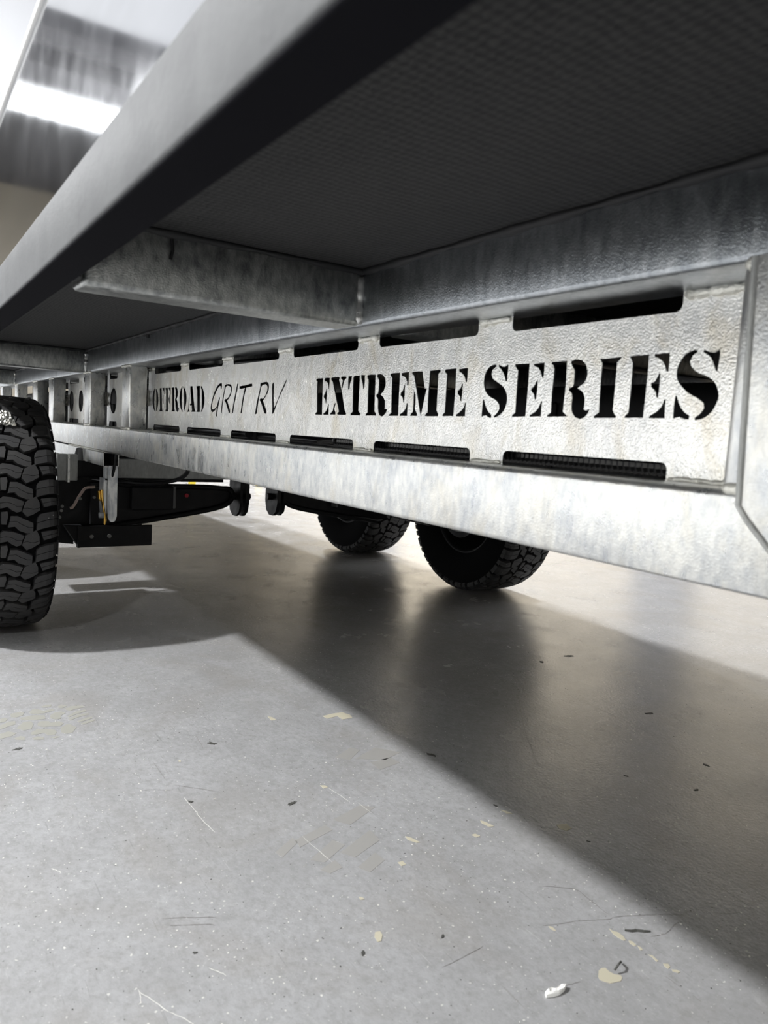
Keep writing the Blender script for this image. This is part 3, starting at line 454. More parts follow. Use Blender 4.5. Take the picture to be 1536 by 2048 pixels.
# conduit and hoses lying on the bottom chord behind the plate
b = bmesh.new(); k = 260
tube_path([(-1.42 + 1.25 * i / k, .808, .7395) for i in range(k + 1)], lambda i: .0125 if i % 2 else .0105, 12, b)
P('corrugated_conduit', b, M['black_plastic'], sm=20, label='black corrugated conduit')
for pts, r in (([(-2.72, .80, .7385), (-2.2, .80, .7385), (-1.88, .80, .7385)], .012), ([(-1.88, .83, .735), (-1.6, .84, .735), (-1.45, .86, .73), (-1.3, .92, .72)], .008), ([(-1.75, .90, .73), (-1.55, .84, .735), (-1.4, .80, .74)], .007),
               ([(-2.7, .83, .94), (-2.5, .84, .932), (-2.38, .90, .925), (-2.2, 1.0, .93)], .012), ([(-2.75, .86, .935), (-2.3, .83, .93), (-2.05, .84, .94), (-1.8, .93, .95)], .010)):
    P('hose', tube_path([tuple(v) for v in pts], r, 10), M['black_plastic'], sm=60)
P('pipe_fitting', cyl((-1.60, .87, .93), (-1.50, .86, .93), .016, 16), M['white_wall'], sm=60, label='pale plastic pipe fitting')
P('marker_plate', box(-5.2, -4.98, YP + .012, YP + .02, .80, .87), M['orange'], label='small orange-red plate behind the posts')
# reinforcing tube under the rail, open at its end
b = bmesh.new(); xa, xb = -6.2, -3.03; t_ = .0035; ya, yb, za, zb = YR + .002, YR + .062, .566, .6255
for (p0, p1, q0, q1) in ((ya, yb, za, za + t_), (ya, yb, zb - t_, zb), (ya, ya + t_, za, zb), (yb - t_, yb, za, zb)): box(xa, xb, p0, p1, q0, q1, b=b)
rt = P('reinforcing_tube', b, M['galv'], label='galvanised tube under the rail with a dark open end')
P('weld_bead', bead((-3.7, YR + .001, .6265), (xb, YR + .001, .6265), .0045), M['weld'], rt, sm=60)
# zinc shackle hanging from it with a yellow zinc lever and nut
b = prism([(.703, .572), (.703, .40), (.705, .365), (.712, .350), (.722, .347), (.732, .352), (.738, .372), (.738, .572)], 'x', -3.045, -3.028)
sh = P('shackle_plate', b, M['zinc'], label='bright zinc shackle plate hanging under the rail')
P('shackle_side', prism([(-3.12, .52), (-3.12, .40), (-3.10, .37), (-3.06, .36), (-3.05, .38), (-3.05, .52)], 'y', .690, .703), M['zinc'])
P('shackle_rod', box(-3.075, -3.05, .692, .706, .51, .572, .003, 2), M['zinc'])
lv = P('latch_lever', tube_path([(-3.05, .682, .475), (-3.05, .684, .45), (-3.05, .689, .42), (-3.05, .695, .38), (-3.05, .698, .352), (-3.05, .697, .335)], lambda i: (.008, .007, .005, .005, .007, .004)[i], 10), M['brass'], sm=60, label='yellow zinc latch lever')
P('latch_tongue', tube_path([(-3.05, .672, .470), (-3.05, .675, .445), (-3.05, .68, .43)], lambda i: (.006, .008, .003)[i], 10), M['brass'], sm=60)
P('nut', tube_path([(-3.04, .672, .375), (-3.04, .690, .375)], .012, 6), M['zinc'])

# ---------------------------------------------------------------- suspension
def arm_set(mir=False, full=True):
    """one trailing arm with bracket; mir mirrors it over the caravan's centre line"""
    f = (lambda y: 2.93 - y) if mir else (lambda y: y)
    K = 'black_steel'
    X = -3.30
    def ln(pts): return [(f(a), c) for a, c in pts]
    # arm: long tapering loop that narrows to a round end at the pivot
    outer = [(.70, .300), (.86, .302), (1.02, .325), (1.20, .355), (1.29, .378), (1.325, .402), (1.335, .430), (1.32, .458), (1.28, .462), (1.20, .468), (1.0, .470), (.84, .474), (.70, .478)]
    inner = [(1.02, .372), (1.16, .378), (1.25, .392), (1.29, .412), (1.30, .430), (1.28, .447), (1.22, .458), (1.10, .462), (1.02, .462)]
    arm = P('trailing_arm', prism(ln(outer), 'x', X - .09, X - .02), M[K], label='black trailing arm' if not mir else None)
    b = bmesh.new(); O_ = corner_soft(outer, 4, 3.2)
    I_ = O_
    # raised rim following the arm's edge
    rim = [Vector((X - .005, f(p[0]), p[1] * .97 + .013)) for p in O_[2:-5]]
    tube_path([tuple(v) for v in rim], .012, 8, b); P('arm_rim', b, M[K], arm, sm=50)
    P('arm_box', box(X - .03, X + .03, min(f(.86), f(1.045)), max(f(.86), f(1.045)), .365, .468, .006, 2), M[K], arm)
    P('box_edge', box(X - .02, X + .034, min(f(1.04), f(1.052)), max(f(1.04), f(1.052)), .372, .472, .003, 2), M['dark_lamp'], arm)
    P('grease_cap', cyl((X - .02, f(1.115), .427), (X - .008, f(1.115), .427), .009, 12), M['grease'], arm, label='small red grease cap')
    # pivot: two thick round-ended hanger plates with a bolt through
    ya = 1.335
    for dy, th in ((0.012, .012), (.040, .018)):
        pl = [(X - .075, .62), (X - .08, .40), (X - .065, .355), (X - .03, .332), (X + .01, .332), (X + .045, .355), (X + .06, .40), (X + .055, .62)]
        P('hanger_plate', prism(pl, 'y', f(ya + dy), f(ya + dy + th)), M[K])
    P('pivot_bolt', tube_path([(X, f(ya - .01), .425), (X, f(ya + .085), .425)], .016, 6), M[K])
    if mir: return
    # bolted bracket below the arm
    P('bracket_plate', box(X + .02, X + .028, min(f(.648), f(.95)), max(f(.648), f(.95)), .208, .300, .002, 1), M[K], label='black bolted bracket plate' if not mir else None)
    P('bracket_plate', box(X - .14, X - .132, min(f(.60), f(.95)), max(f(.60), f(.95)), .235, .33, .002, 1), M[K])
    P('bracket_flange', box(X + .0, X + .032, min(f(.640), f(.650)), max(f(.640), f(.650)), .208, .30), M[K])
    for yy in (.695, .768): P('bracket_bolt', cyl((X + .028, f(yy), .2545), (X + .033, f(yy), .2545), .0085, 16), M['dullgray'])
    # hub carrier, brake plate and airbag seat between arm and wheel
    P('hub_carrier', prism(ln([(.44, .24), (.60, .215), (.64, .21), (.645, .30), (.72, .30), (.72, .46), (.80, .50), (.80, .57), (.50, .57), (.44, .50)]), 'x', X - .20, X - .06), M[K])
    P('bracket_wing', prism(ln([(.59, .30), (.648, .208), (.66, .30)]), 'x', X - .03, X + .02), M[K])
    P('backing_plate', cyl((-3.0, f(.455), .41), (-3.0, f(.47), .41), .17, 28), M[K])
    P('air_bag', tube_path([(X - .15, f(.72), .46), (X - .15, f(.72), .50), (X - .15, f(.72), .55), (X - .15, f(.72), .62)], lambda i: (.06, .075, .075, .055)[i], 20), M[K], sm=60)
for mir in (False, True): arm_set(mir)
P('axle_seat', box(-3.42, -3.34, .50, 1.30, .487, .50), M['black_steel'])
# galvanised cross member carrying the arms, above them
cmb = P('suspension_cross_member', box(-3.46, -3.30, .79, 2.02, .503, .588, .005, 2), M['galv_mid'], label='dull grey galvanised suspension cross member')
P('member_flange', box(-3.47, -3.29, .79, 2.02, .588, .596), M['black_steel'], cmb)
# vertical galvanised box with a slot at the left, down to the hub carrier
P('spring_tower', box(-3.33, -3.29, .558, .598, .490, .60, .003, 1), M['galv_mid'])
P('spring_tower', box(-3.33, -3.29, .606, .640, .490, .60, .003, 1), M['galv_mid'])
P('tower_web', box(-3.33, -3.275, .598, .606, .484, .60), M['galv'])
P('brake_pipe', tube_path([(-3.20, .595, .385), (-3.20, .603, .387), (-3.20, .612, .400), (-3.20, .627, .430), (-3.20, .643, .456), (-3.20, .652, .467), (-3.20, .664, .470), (-3.20, .69, .472)], .0058, 10), M['copper'], sm=60, label='pinkish bent brake pipe')
P('brake_hose', tube_path([(-3.2, .69, .472), (-3.2, .72, .478), (-3.2, .76, .482)], .004, 8), M['black_plastic'], sm=60)
for y_, z_ in ((.572, .378), (.566, .352), (.575, .395), (.70, .43), (.645, .425)): P('bolt_head', cyl((-3.10, y_ * .95, z_ + .01), (-3.09, y_ * .95, z_ + .01), .006, 8), M['dullgray'])
P('air_line', tube_path([(-3.0, .72, .62), (-3.02, .722, .56), (-3.04, .716, .51), (-3.08, .712, .48)], .0055, 8), M['black_plastic'], sm=60)
P('air_line', tube_path(catmull([(-2.7, .86, .63), (-2.9, .98, .575), (-3.1, 1.0, .515), (-3.2, .90, .490), (-3.25, .80, .495), (-3.3, .7, .51)], 4)[:-4], .009, 8), M['black_plastic'], sm=60)
# far side clutter seen under the rail: hanger of the rear far arm
P('shock_bracket', prism([(2.02, .60), (2.02, .34), (2.05, .30), (2.10, .27), (2.12, .28), (2.12, .60)], 'x', -3.62, -3.60), M['dullgray'])
P('shock_absorber', cyl((-3.62, 2.08, .31), (-3.75, 2.05, .68), .026, 14), M['black_steel'])

# ---------------------------------------------------------------- wheels
R0 = .410
def prof_r(t):                                 # tread crown: radius by distance from the tyre's middle
    a = abs(t); r = R0 - .006 * (a / .115) ** 2
    if a > .118: r -= (a - .118) ** 2 * 38
    return r
def tyre_mesh():
    b = bmesh.new(); seg = 96
    half = [(.136, R0 - .030), (.143, .36), (.146, .33), (.142, .29), (.132, .25), (.118, .225), (.105, .215), (.10, .205)]
    tr = [(t / 100 * 1.0, prof_r(t / 100) - .0155) for t in (12.4, 10, 7, 4, 0)]
    pr = [(-a, r) for a, r in half[::-1]] + [(-a, r) for a, r in tr] + [(a, r) for a, r in tr[::-1][1:]] + [(a, r) for a, r in half]
    rings = [[b.verts.new((r * math.cos(2 * PI * k / seg), a, r * math.sin(2 * PI * k / seg))) for k in range(seg)] for a, r in pr]
    for u, v in zip(rings, rings[1:]):
        for k in range(seg): b.faces.new((u[k], u[(k + 1) % seg], v[(k + 1) % seg], v[k]))
    me = bpy.data.meshes.new('tyre'); bmesh.ops.recalc_face_normals(b, faces=b.faces); b.to_mesh(me); b.free()
    for p in me.polygons: p.use_smooth = True
    return me
# one pitch of the tread, half of its width; zoomed picture units: x across, y along, one pitch = 210
TR = [[[(232, 915), (262, 926), (330, 940), (402, 948), (402, 998), (330, 990), (238, 969)], [(236, 973), (330, 994), (402, 1002), (402, 1048), (330, 1042), (262, 1030), (240, 1005)]],
      [[(290, 1066), (345, 1078), (402, 1084), (402, 1108), (340, 1103), (279, 1091)], [(278, 1094), (340, 1106), (402, 1111), (402, 1134), (335, 1132), (266, 1124)]],
      [[(130, 1040), (165, 1004), (212, 1020), (264, 1048), (262, 1064), (215, 1052), (170, 1062), (137, 1060)], [(138, 1063), (172, 1065), (215, 1055), (262, 1067), (260, 1100), (236, 1142), (195, 1126), (156, 1106)]],
      [[(30, 945), (80, 950), (110, 922), (170, 902), (214, 905), (216, 939), (176, 942), (122, 965), (91, 984), (41, 981)], [(42, 984), (92, 987), (124, 968), (178, 945), (216, 942), (215, 972), (170, 990), (130, 1008), (100, 1020), (50, 1020)]],
      [[(-22, 1060), (30, 1070), (60, 1048), (95, 1032), (128, 1040), (138, 1072), (100, 1071), (61, 1092), (20, 1100), (-22, 1094)], [(-22, 1097), (20, 1103), (62, 1095), (101, 1074), (139, 1075), (152, 1104), (110, 1120), (60, 1134), (0, 1140), (-22, 1126)]],
      [[(-14, 962), (22, 960), (36, 1020), (30, 1048), (-14, 1044)]]]
NP = 24
def tread_mesh():
    b = bmesh.new(); pitch = 2 * PI / NP
    def put(poly, side, ph, i, cx, cy):
        def pt(x, y, dr, shrink=0):
            t = (x * .402 - 20) / 1000 * side; th = (i + ph + (y - 900) / 210) * pitch * (1 if side > 0 else -1)
            r = prof_r(t) - dr
            return (r * math.cos(th), t, r * math.sin(th))
        dense = []
        for k_ in range(len(poly)):
            p, q = poly[k_], poly[(k_ + 1) % len(poly)]; dense.append(p)
            if abs(q[0] - p[0]) > 55: dense.append(((p[0] + q[0]) / 2, (p[1] + q[1]) / 2))
        T = [b.verts.new(pt(x + (cx - x) * .045, y + (cy - y) * .09, 0)) for x, y in dense]
        B = [b.verts.new(pt(x + (cx - x) * .02, y + (cy - y) * .05, .0165)) for x, y in dense]
        try: b.faces.new(T)
        except ValueError: return
        n_ = len(T)
        for k_ in range(n_): b.faces.new((T[k_], B[k_], B[(k_ + 1) % n_], T[(k_ + 1) % n_]))
        if max(p[0] for p in poly) > 400:       # lug wraps over the shoulder down the side
            ys = sorted(p[1] for p in poly if p[0] > 400); y0, y1 = ys[0], ys[-1]
            t0 = (402 * .402 - 20) / 1000
            rows = [(t0, prof_r(t0)), (.1435, R0 - .022), (.1465, R0 - .040), (.140, R0 - .040), (t0 - .004, prof_r(t0) - .02)]
            V = []
            for yy in (y0, y1):
                th = (i + ph + (yy - 900) / 210) * pitch * (1 if side > 0 else -1)
                V.append([b.verts.new((r * math.cos(th), a * side, r * math.sin(th))) for a, r in rows])
            for k_ in range(len(rows) - 1): b.faces.new((V[0][k_], V[0][k_ + 1], V[1][k_ + 1], V[1][k_]))
            b.faces.new(V[0]); b.faces.new(V[1])
    for i in range(NP):
        for s, ph in ((1, 0), (-1, .5)):
            for gi, grp in enumerate(TR):
                if s < 0 and gi > 3: continue
                if s < 0 and gi == 3: grp = [[(max(x, 137 + .1 * k), y) for k, (x, y) in enumerate(q)] for q in grp]
                pts = [p for q in grp for p in q]; cx = (min(p[0] for p in pts) + max(p[0] for p in pts)) / 2; cy = (min(p[1] for p in pts) + max(p[1] for p in pts)) / 2
                for poly in grp: put(poly, s, ph, i, cx, cy)
    me = bpy.data.meshes.new('tread'); bmesh.ops.recalc_face_normals(b, faces=b.faces)
    bmesh.ops.triangulate(b, faces=[f for f in b.faces if len(f.verts) > 4]); b.to_mesh(me); b.free(); return me
TY, TD = tyre_mesh(), tread_mesh()
TY.materials.append(M['groove_shade']); TD.materials.append(M['rubber'])
def rim_mesh():
    b = bmesh.new(); seg = 48
    pr = [(-.10, .222), (-.112, .222), (-.112, .212), (-.098, .205), (-.06, .198), (.03, .19), (.05, .165), (.05, .09), (.055, .06), (.055, 0.001)]
    rings = [[b.verts.new((r * math.cos(2 * PI * k / seg), a, r * math.sin(2 * PI * k / seg))) for k in range(seg)] for a, r in pr]
    for u, v in zip(rings, rings[1:]):
        for k in range(seg): b.faces.new((u[k], u[(k + 1) % seg], v[(k + 1) % seg], v[k]))
    pr = [(.112, .222), (.112, .212), (.09, .2), (.03, .19)]
    rings = [[b.verts.new((r * math.cos(2 * PI * k / seg), a, r * math.sin(2 * PI * k / seg))) for k in range(seg)] for a, r in pr]
    for u, v in zip(rings, rings[1:]):
        for k in range(seg): b.faces.new((u[k], u[(k + 1) % seg], v[(k + 1) % seg], v[k]))
    return b
RM = None
WZ = R0 - .004
def wheel(x, y, spin, mir):
    """tyre and rim; -Y side of the mesh is the open inner side of the rim when mir is False"""
    global RM
    ty = P('tyre', TY, None if TY.materials else M['groove_shade'])
    ty.location = (x, y, WZ); ty.rotation_euler = (0, spin, 0)
    td = obj('tread_blocks', TD, M['rubber'], ty); td['kind'] = 'stuff'
    if RM is None:
        b = rim_mesh(); RM = bpy.data.meshes.new('rim'); bmesh.ops.recalc_face_normals(b, faces=b.faces); b.to_mesh(RM); b.free(); RM.materials.append(M['black_steel'])
        for p in RM.polygons: p.use_smooth = True
    rm = P('rim', RM, None); rm.location = (x, y, WZ); rm.rotation_euler = (0, 0, 0 if mir else PI)
    return ty
def P_fix(): pass
NX, FX = -2.93, -4.03
w1 = wheel(NX, .297, .06, False); w2 = wheel(NX - 1.1, .297, .4, False)
w3 = wheel(-2.86, 2.50, .2, True); w4 = wheel(-4.02, 2.50, .9, True)
for o, l in ((w1, 'black off-road tyre with chunky tread at the left'), (w3, 'black off-road tyre on the far side, nearer one')): o['label'] = l
for x in (-2.86, -4.02):                        # brake drums and hub seats on the far wheels
    P('brake_drum', tube_path([(x, 2.36, WZ), (x, 2.40, WZ), (x, 2.52, WZ)], lambda i: (.14, .155, .155)[i], 36), M['black_steel'], sm=50)
    P('hub_seal', tube_path([(x, 2.33, WZ - .005), (x, 2.345, WZ - .005), (x, 2.37, WZ - .005)], lambda i: (.085, .105, .11)[i], 28), M['galv_mid'], sm=50)
    P('stub_axle', cyl((x, 2.10, WZ + .03), (x, 2.37, WZ), .035, 18), M['black_steel'], sm=50)
    P('knuckle', box(x - .3, x + .05, 2.14, 2.22, .33, .43, .02, 2), M['black_steel'])
    P('lug_nut', cyl((x + .05, 2.335, WZ - .05), (x + .05, 2.35, WZ - .05), .009, 6), M['zinc'])
for x in (NX, NX - 1.1):
    P('brake_drum', tube_path([(x, .45, WZ), (x, .41, WZ), (x, .30, WZ)], lambda i: (.13, .155, .155)[i], 36), M['black_steel'], sm=50)
# ---------------------------------------------------------------- body shell
lc = P('lower_cladding', box(-7.1, 1.3, .158, .165, 1.004, 1.262), M['cladding'], label='polished aluminium lower cladding')
P('trim_moulding', box(-7.1, 1.3, .1535, .160, 1.262, 1.273, .002, 2), M['white_trim'], sm=50, label='white moulding strip along the body')
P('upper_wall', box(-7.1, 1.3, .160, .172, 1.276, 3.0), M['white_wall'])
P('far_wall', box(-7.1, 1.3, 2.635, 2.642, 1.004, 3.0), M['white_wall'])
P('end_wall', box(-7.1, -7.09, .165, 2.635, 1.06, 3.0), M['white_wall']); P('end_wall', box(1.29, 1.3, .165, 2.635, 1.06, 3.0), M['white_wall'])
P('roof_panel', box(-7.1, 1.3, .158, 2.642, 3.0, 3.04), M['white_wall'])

# foil scrap stuck on the near tyre
b = bmesh.new(); gn = 14; V = {}
for i in range(gn + 1):
    for j in range(gn + 1):
        u, v_ = i / gn, j / gn
        t = -.045 + .078 * u * (1 - .25 * v_ * (1 if True else 0)); th = .845 + .185 * v_
        if i in (0, gn) or j in (0, gn): t += random.uniform(-.003, .003)
        r = R0 + .003 + random.uniform(0, .007)
        V[i, j] = b.verts.new((NX + r * math.cos(th), .297 + t, WZ + r * math.sin(th)))
for i in range(gn):
    for j in range(gn): b.faces.new((V[i, j], V[i + 1, j], V[i + 1, j + 1], V[i, j + 1]))
tag(obj('foil_scrap', b, M['foil']), 'crumpled silver foil scrap stuck on the tread of the near tyre', 'foil scrap')

# ---------------------------------------------------------------- low yellow stubs beyond, seen under the cross member
for (x, y, l) in ((-8.9, 3.06, 'left'), (-8.75, 3.88, 'right')):
    t = empty('post_stub', (x, y, 0))
    tag(t, 'low yellow post stub on the bright floor far beyond the suspension, ' + l + ' one', 'post stub', 'yellow post stubs beyond the caravan')
    obj('post', tube_path([(0, 0, .008), (0, 0, .07), (0, 0, .085)], lambda i: (.045, .045, .02)[i], 18), M['yellow'], t)
    obj('base_plate', box(-.06, .06, -.06, .06, 0, .01), M['dullgray'], t)

# ---------------------------------------------------------------- marks and scraps on the floor
def blob(cx, cy, rx, ry, ang, z0, h, m, n_=22, jag=.28, b=None):
    new = b is None
    if new: b = bmesh.new()
    ca, sa = math.cos(ang), math.sin(ang); T = []; Bt = []
    for k in range(n_):
        a = 2 * PI * k / n_; q = 1 + random.uniform(-jag, jag)
        x, y = rx * q * math.cos(a), ry * q * math.sin(a)
        T.append(b.verts.new((cx + x * ca - y * sa, cy + x * sa + y * ca, z0 + h))); Bt.append(b.verts.new((cx + (x * ca - y * sa) * 1.04, cy + (x * sa + y * ca) * 1.04, z0)))
    b.faces.new(T)
    for k in range(n_): b.faces.new((T[k], Bt[k], Bt[(k + 1) % n_], T[(k + 1) % n_]))
    return b
def strip(pts, w, m, nm, h=.0004):
    b = bmesh.new(); L_ = []; R_ = []
    for i, p in enumerate(pts):
        p = Vector((p[0], p[1], 0)); d = Vector(pts[min(i + 1, len(pts) - 1)]) - Vector(pts[max(i - 1, 0)]); d = Vector((-d[1], d[0], 0)).normalized()
        ww = w * (.35 if i in (0, len(pts) - 1) else random.uniform(.6, 1.3)) / 2
        L_.append(b.verts.new(p + d * ww + Vector((0, 0, h)))); R_.append(b.verts.new(p - d * ww + Vector((0, 0, h))))
    for i in range(len(pts) - 1): b.faces.new((L_[i], R_[i], R_[i + 1], L_[i + 1]))
    return obj(nm, b, m, fl)
def wob(p, q, k=10, a=.004):
    p, q = Vector(p), Vector(q); d = (q - p); nn = Vector((-d.y, d.x)).normalized(); out = []; off = 0
    for i in range(k + 1):
        off += random.uniform(-a, a); out.append(tuple(p.lerp(q, i / k) + nn * (off if 0 < i < k else 0)))
    return out

M['pale_scratch'] = mat('pale_scratch', (.62, .61, .57), .6); M['dark_scratch'] = mat('dark_scratch', (.13, .12, .11), .6)
def strip_solid(pts, w, h):
    b = bmesh.new(); L_ = []; R_ = []; T_ = []
    for i, p in enumerate(pts):
        d = Vector(pts[min(i + 1, len(pts) - 1)]) - Vector(pts[max(i - 1, 0)]); d = Vector((-d.y, d.x)).normalized(); ww = w * (.2 if i in (0, len(pts) - 1) else 1) / 2
        L_.append(b.verts.new((p[0] + d.x * ww, p[1] + d.y * ww, 0.0002))); R_.append(b.verts.new((p[0] - d.x * ww, p[1] - d.y * ww, .0002))); T_.append(b.verts.new((p[0], p[1], h)))
    for i in range(len(pts) - 1):
        b.faces.new((L_[i], T_[i], T_[i + 1], L_[i + 1])); b.faces.new((T_[i], R_[i], R_[i + 1], T_[i + 1])); b.faces.new((R_[i], L_[i], L_[i + 1], R_[i + 1]))
    b.faces.new((L_[0], R_[0], T_[0])); b.faces.new((L_[-1], T_[-1], R_[-1])); return b
PRINTS = [[(-1.9837, 0.2128), (-1.9897, 0.2239), (-1.976, 0.2293), (-1.9609, 0.2207), (-1.9603, 0.2103)], [(-1.9425, 0.2084), (-1.9589, 0.2309), (-1.9557, 0.2435), (-1.9348, 0.2418), (-1.9273, 0.2238), (-1.915, 0.2055)], [(-1.8883, 0.2027), (-1.897, 0.222), (-1.8774, 0.2365), (-1.8652, 0.225), (-1.8577, 0.1995)], [(-2.0084, 0.2384), (-2.0154, 0.2607), (-2.008, 0.2706), (-1.9852, 0.264), (-1.9789, 0.2472), (-1.9862, 0.2375)], [(-1.909, 0.2404), (-1.9425, 0.2602), (-1.9399, 0.2775), (-1.9172, 0.2795), (-1.8897, 0.2704), (-1.8875, 0.253)], [(-1.9724, 0.2553), (-1.9777, 0.2864), (-1.9659, 0.3118), (-1.941, 0.3107), (-1.9438, 0.2833), (-1.9546, 0.2636), (-1.9637, 0.2559)], [(-2.0005, 0.2805), (-2.0214, 0.2926), (-2.0123, 0.306), (-1.9965, 0.3147), (-2.0051, 0.3347), (-1.9908, 0.3399), (-1.9801, 0.3122), (-1.981, 0.2977), (-1.99, 0.2845)], [(-2.0303, 0.3124), (-2.0381, 0.3287), (-2.0361, 0.3398), (-2.0199, 0.3352), (-2.0215, 0.3186)], [(-2.0155, 0.3516), (-2.0264, 0.3611), (-2.0086, 0.3733), (-1.9983, 0.36), (-2.0034, 0.3514)], [(-1.9578, 0.3233), (-1.9745, 0.3371), (-1.9762, 0.3524), (-1.9606, 0.3609), (-1.9467, 0.3473), (-1.9258, 0.3436), (-1.9294, 0.3297), (-1.9389, 0.3212)], [(-1.9184, 0.2885), (-1.9306, 0.2974), (-1.9228, 0.3141), (-1.9103, 0.3175), (-1.9119, 0.3376), (-1.892, 0.345), (-1.8792, 0.332), (-1.8885, 0.3122), (-1.8897, 0.2983), (-1.9033, 0.2863)], [(-1.8679, 0.2674), (-1.8836, 0.2834), (-1.8744, 0.3029), (-1.8618, 0.3184), (-1.8451, 0.3209), (-1.8309, 0.3132), (-1.8346, 0.3001), (-1.8533, 0.2927), (-1.8507, 0.2769), (-1.8536, 0.2654)], [(-1.8703, 0.334), (-1.8847, 0.3491), (-1.8808, 0.3574), (-1.8548, 0.367), (-1.8274, 0.3529), (-1.8256, 0.3384), (-1.8413, 0.3289)], [(-1.9923, 0.3627), (-2.0037, 0.384), (-1.9952, 0.4095), (-1.9824, 0.4108), (-1.9782, 0.3869), (-1.9702, 0.372)], [(-1.9351, 0.36), (-1.9591, 0.3832), (-1.965, 0.4092), (-1.9525, 0.4105), (-1.9414, 0.3836), (-1.9283, 0.3625)], [(-1.9187, 0.3589), (-1.9372, 0.3866), (-1.9374, 0.4113), (-1.926, 0.4108), (-1.9188, 0.383), (-1.906, 0.3621)], [(-1.8938, 0.3763), (-1.9082, 0.3996), (-1.9104, 0.4133), (-1.8985, 0.4146), (-1.8893, 0.3921), (-1.8847, 0.3782)], [(-1.8756, 0.3801), (-1.8861, 0.3989), (-1.89, 0.4146), (-1.8803, 0.4173), (-1.8736, 0.4019), (-1.8675, 0.3858)], [(-1.8318, 0.264), (-1.8368, 0.2765), (-1.8298, 0.2891), (-1.8137, 0.2866), (-1.8204, 0.2674)], [(-1.8192, 0.301), (-1.8214, 0.3151), (-1.8132, 0.3241), (-1.81, 0.3098)], [(-1.849, 0.228), (-1.857, 0.2423), (-1.8478, 0.2511), (-1.8293, 0.2487), (-1.8368, 0.2331)]]
for p in PRINTS: obj('mud_print', prism(p, 'z', .00005, .0004), M['print'], fl)
for p in [[(-1.4304, 0.8554), (-1.4627, 0.9154), (-1.44, 0.93), (-1.4035, 0.8803)], [(-1.4041, 0.8943), (-1.4362, 0.9706), (-1.3858, 1.01), (-1.3673, 0.9545)], [(-1.1881, 0.7125), (-1.2138, 0.7917), (-1.1912, 0.8138), (-1.1563, 0.7336)], [(-1.1577, 0.6154), (-1.1785, 0.6904), (-1.156, 0.6944), (-1.1312, 0.6123)], [(-1.0875, 0.61), (-1.1255, 0.6773), (-1.1001, 0.6895), (-1.0683, 0.6299)], [(-1.0831, 0.6691), (-1.1228, 0.7587), (-1.0843, 0.7566), (-1.0568, 0.685)], [(-1.1375, 0.5654), (-1.1675, 0.6151), (-1.1481, 0.6157), (-1.1171, 0.5704)], [(-1.0526, 0.6113), (-1.0667, 0.6494), (-1.0407, 0.6497), (-1.0348, 0.6213)], [(-1.0283, 0.6731), (-1.0534, 0.7257), (-1.0249, 0.7288), (-1.0054, 0.6846)], [(-1.3717, 0.9155), (-1.3734, 0.9726), (-1.3407, 0.9789), (-1.329, 0.9155)]]: obj('mud_print', prism(p, 'z', .00005, .0003), M['print_faint'], fl)
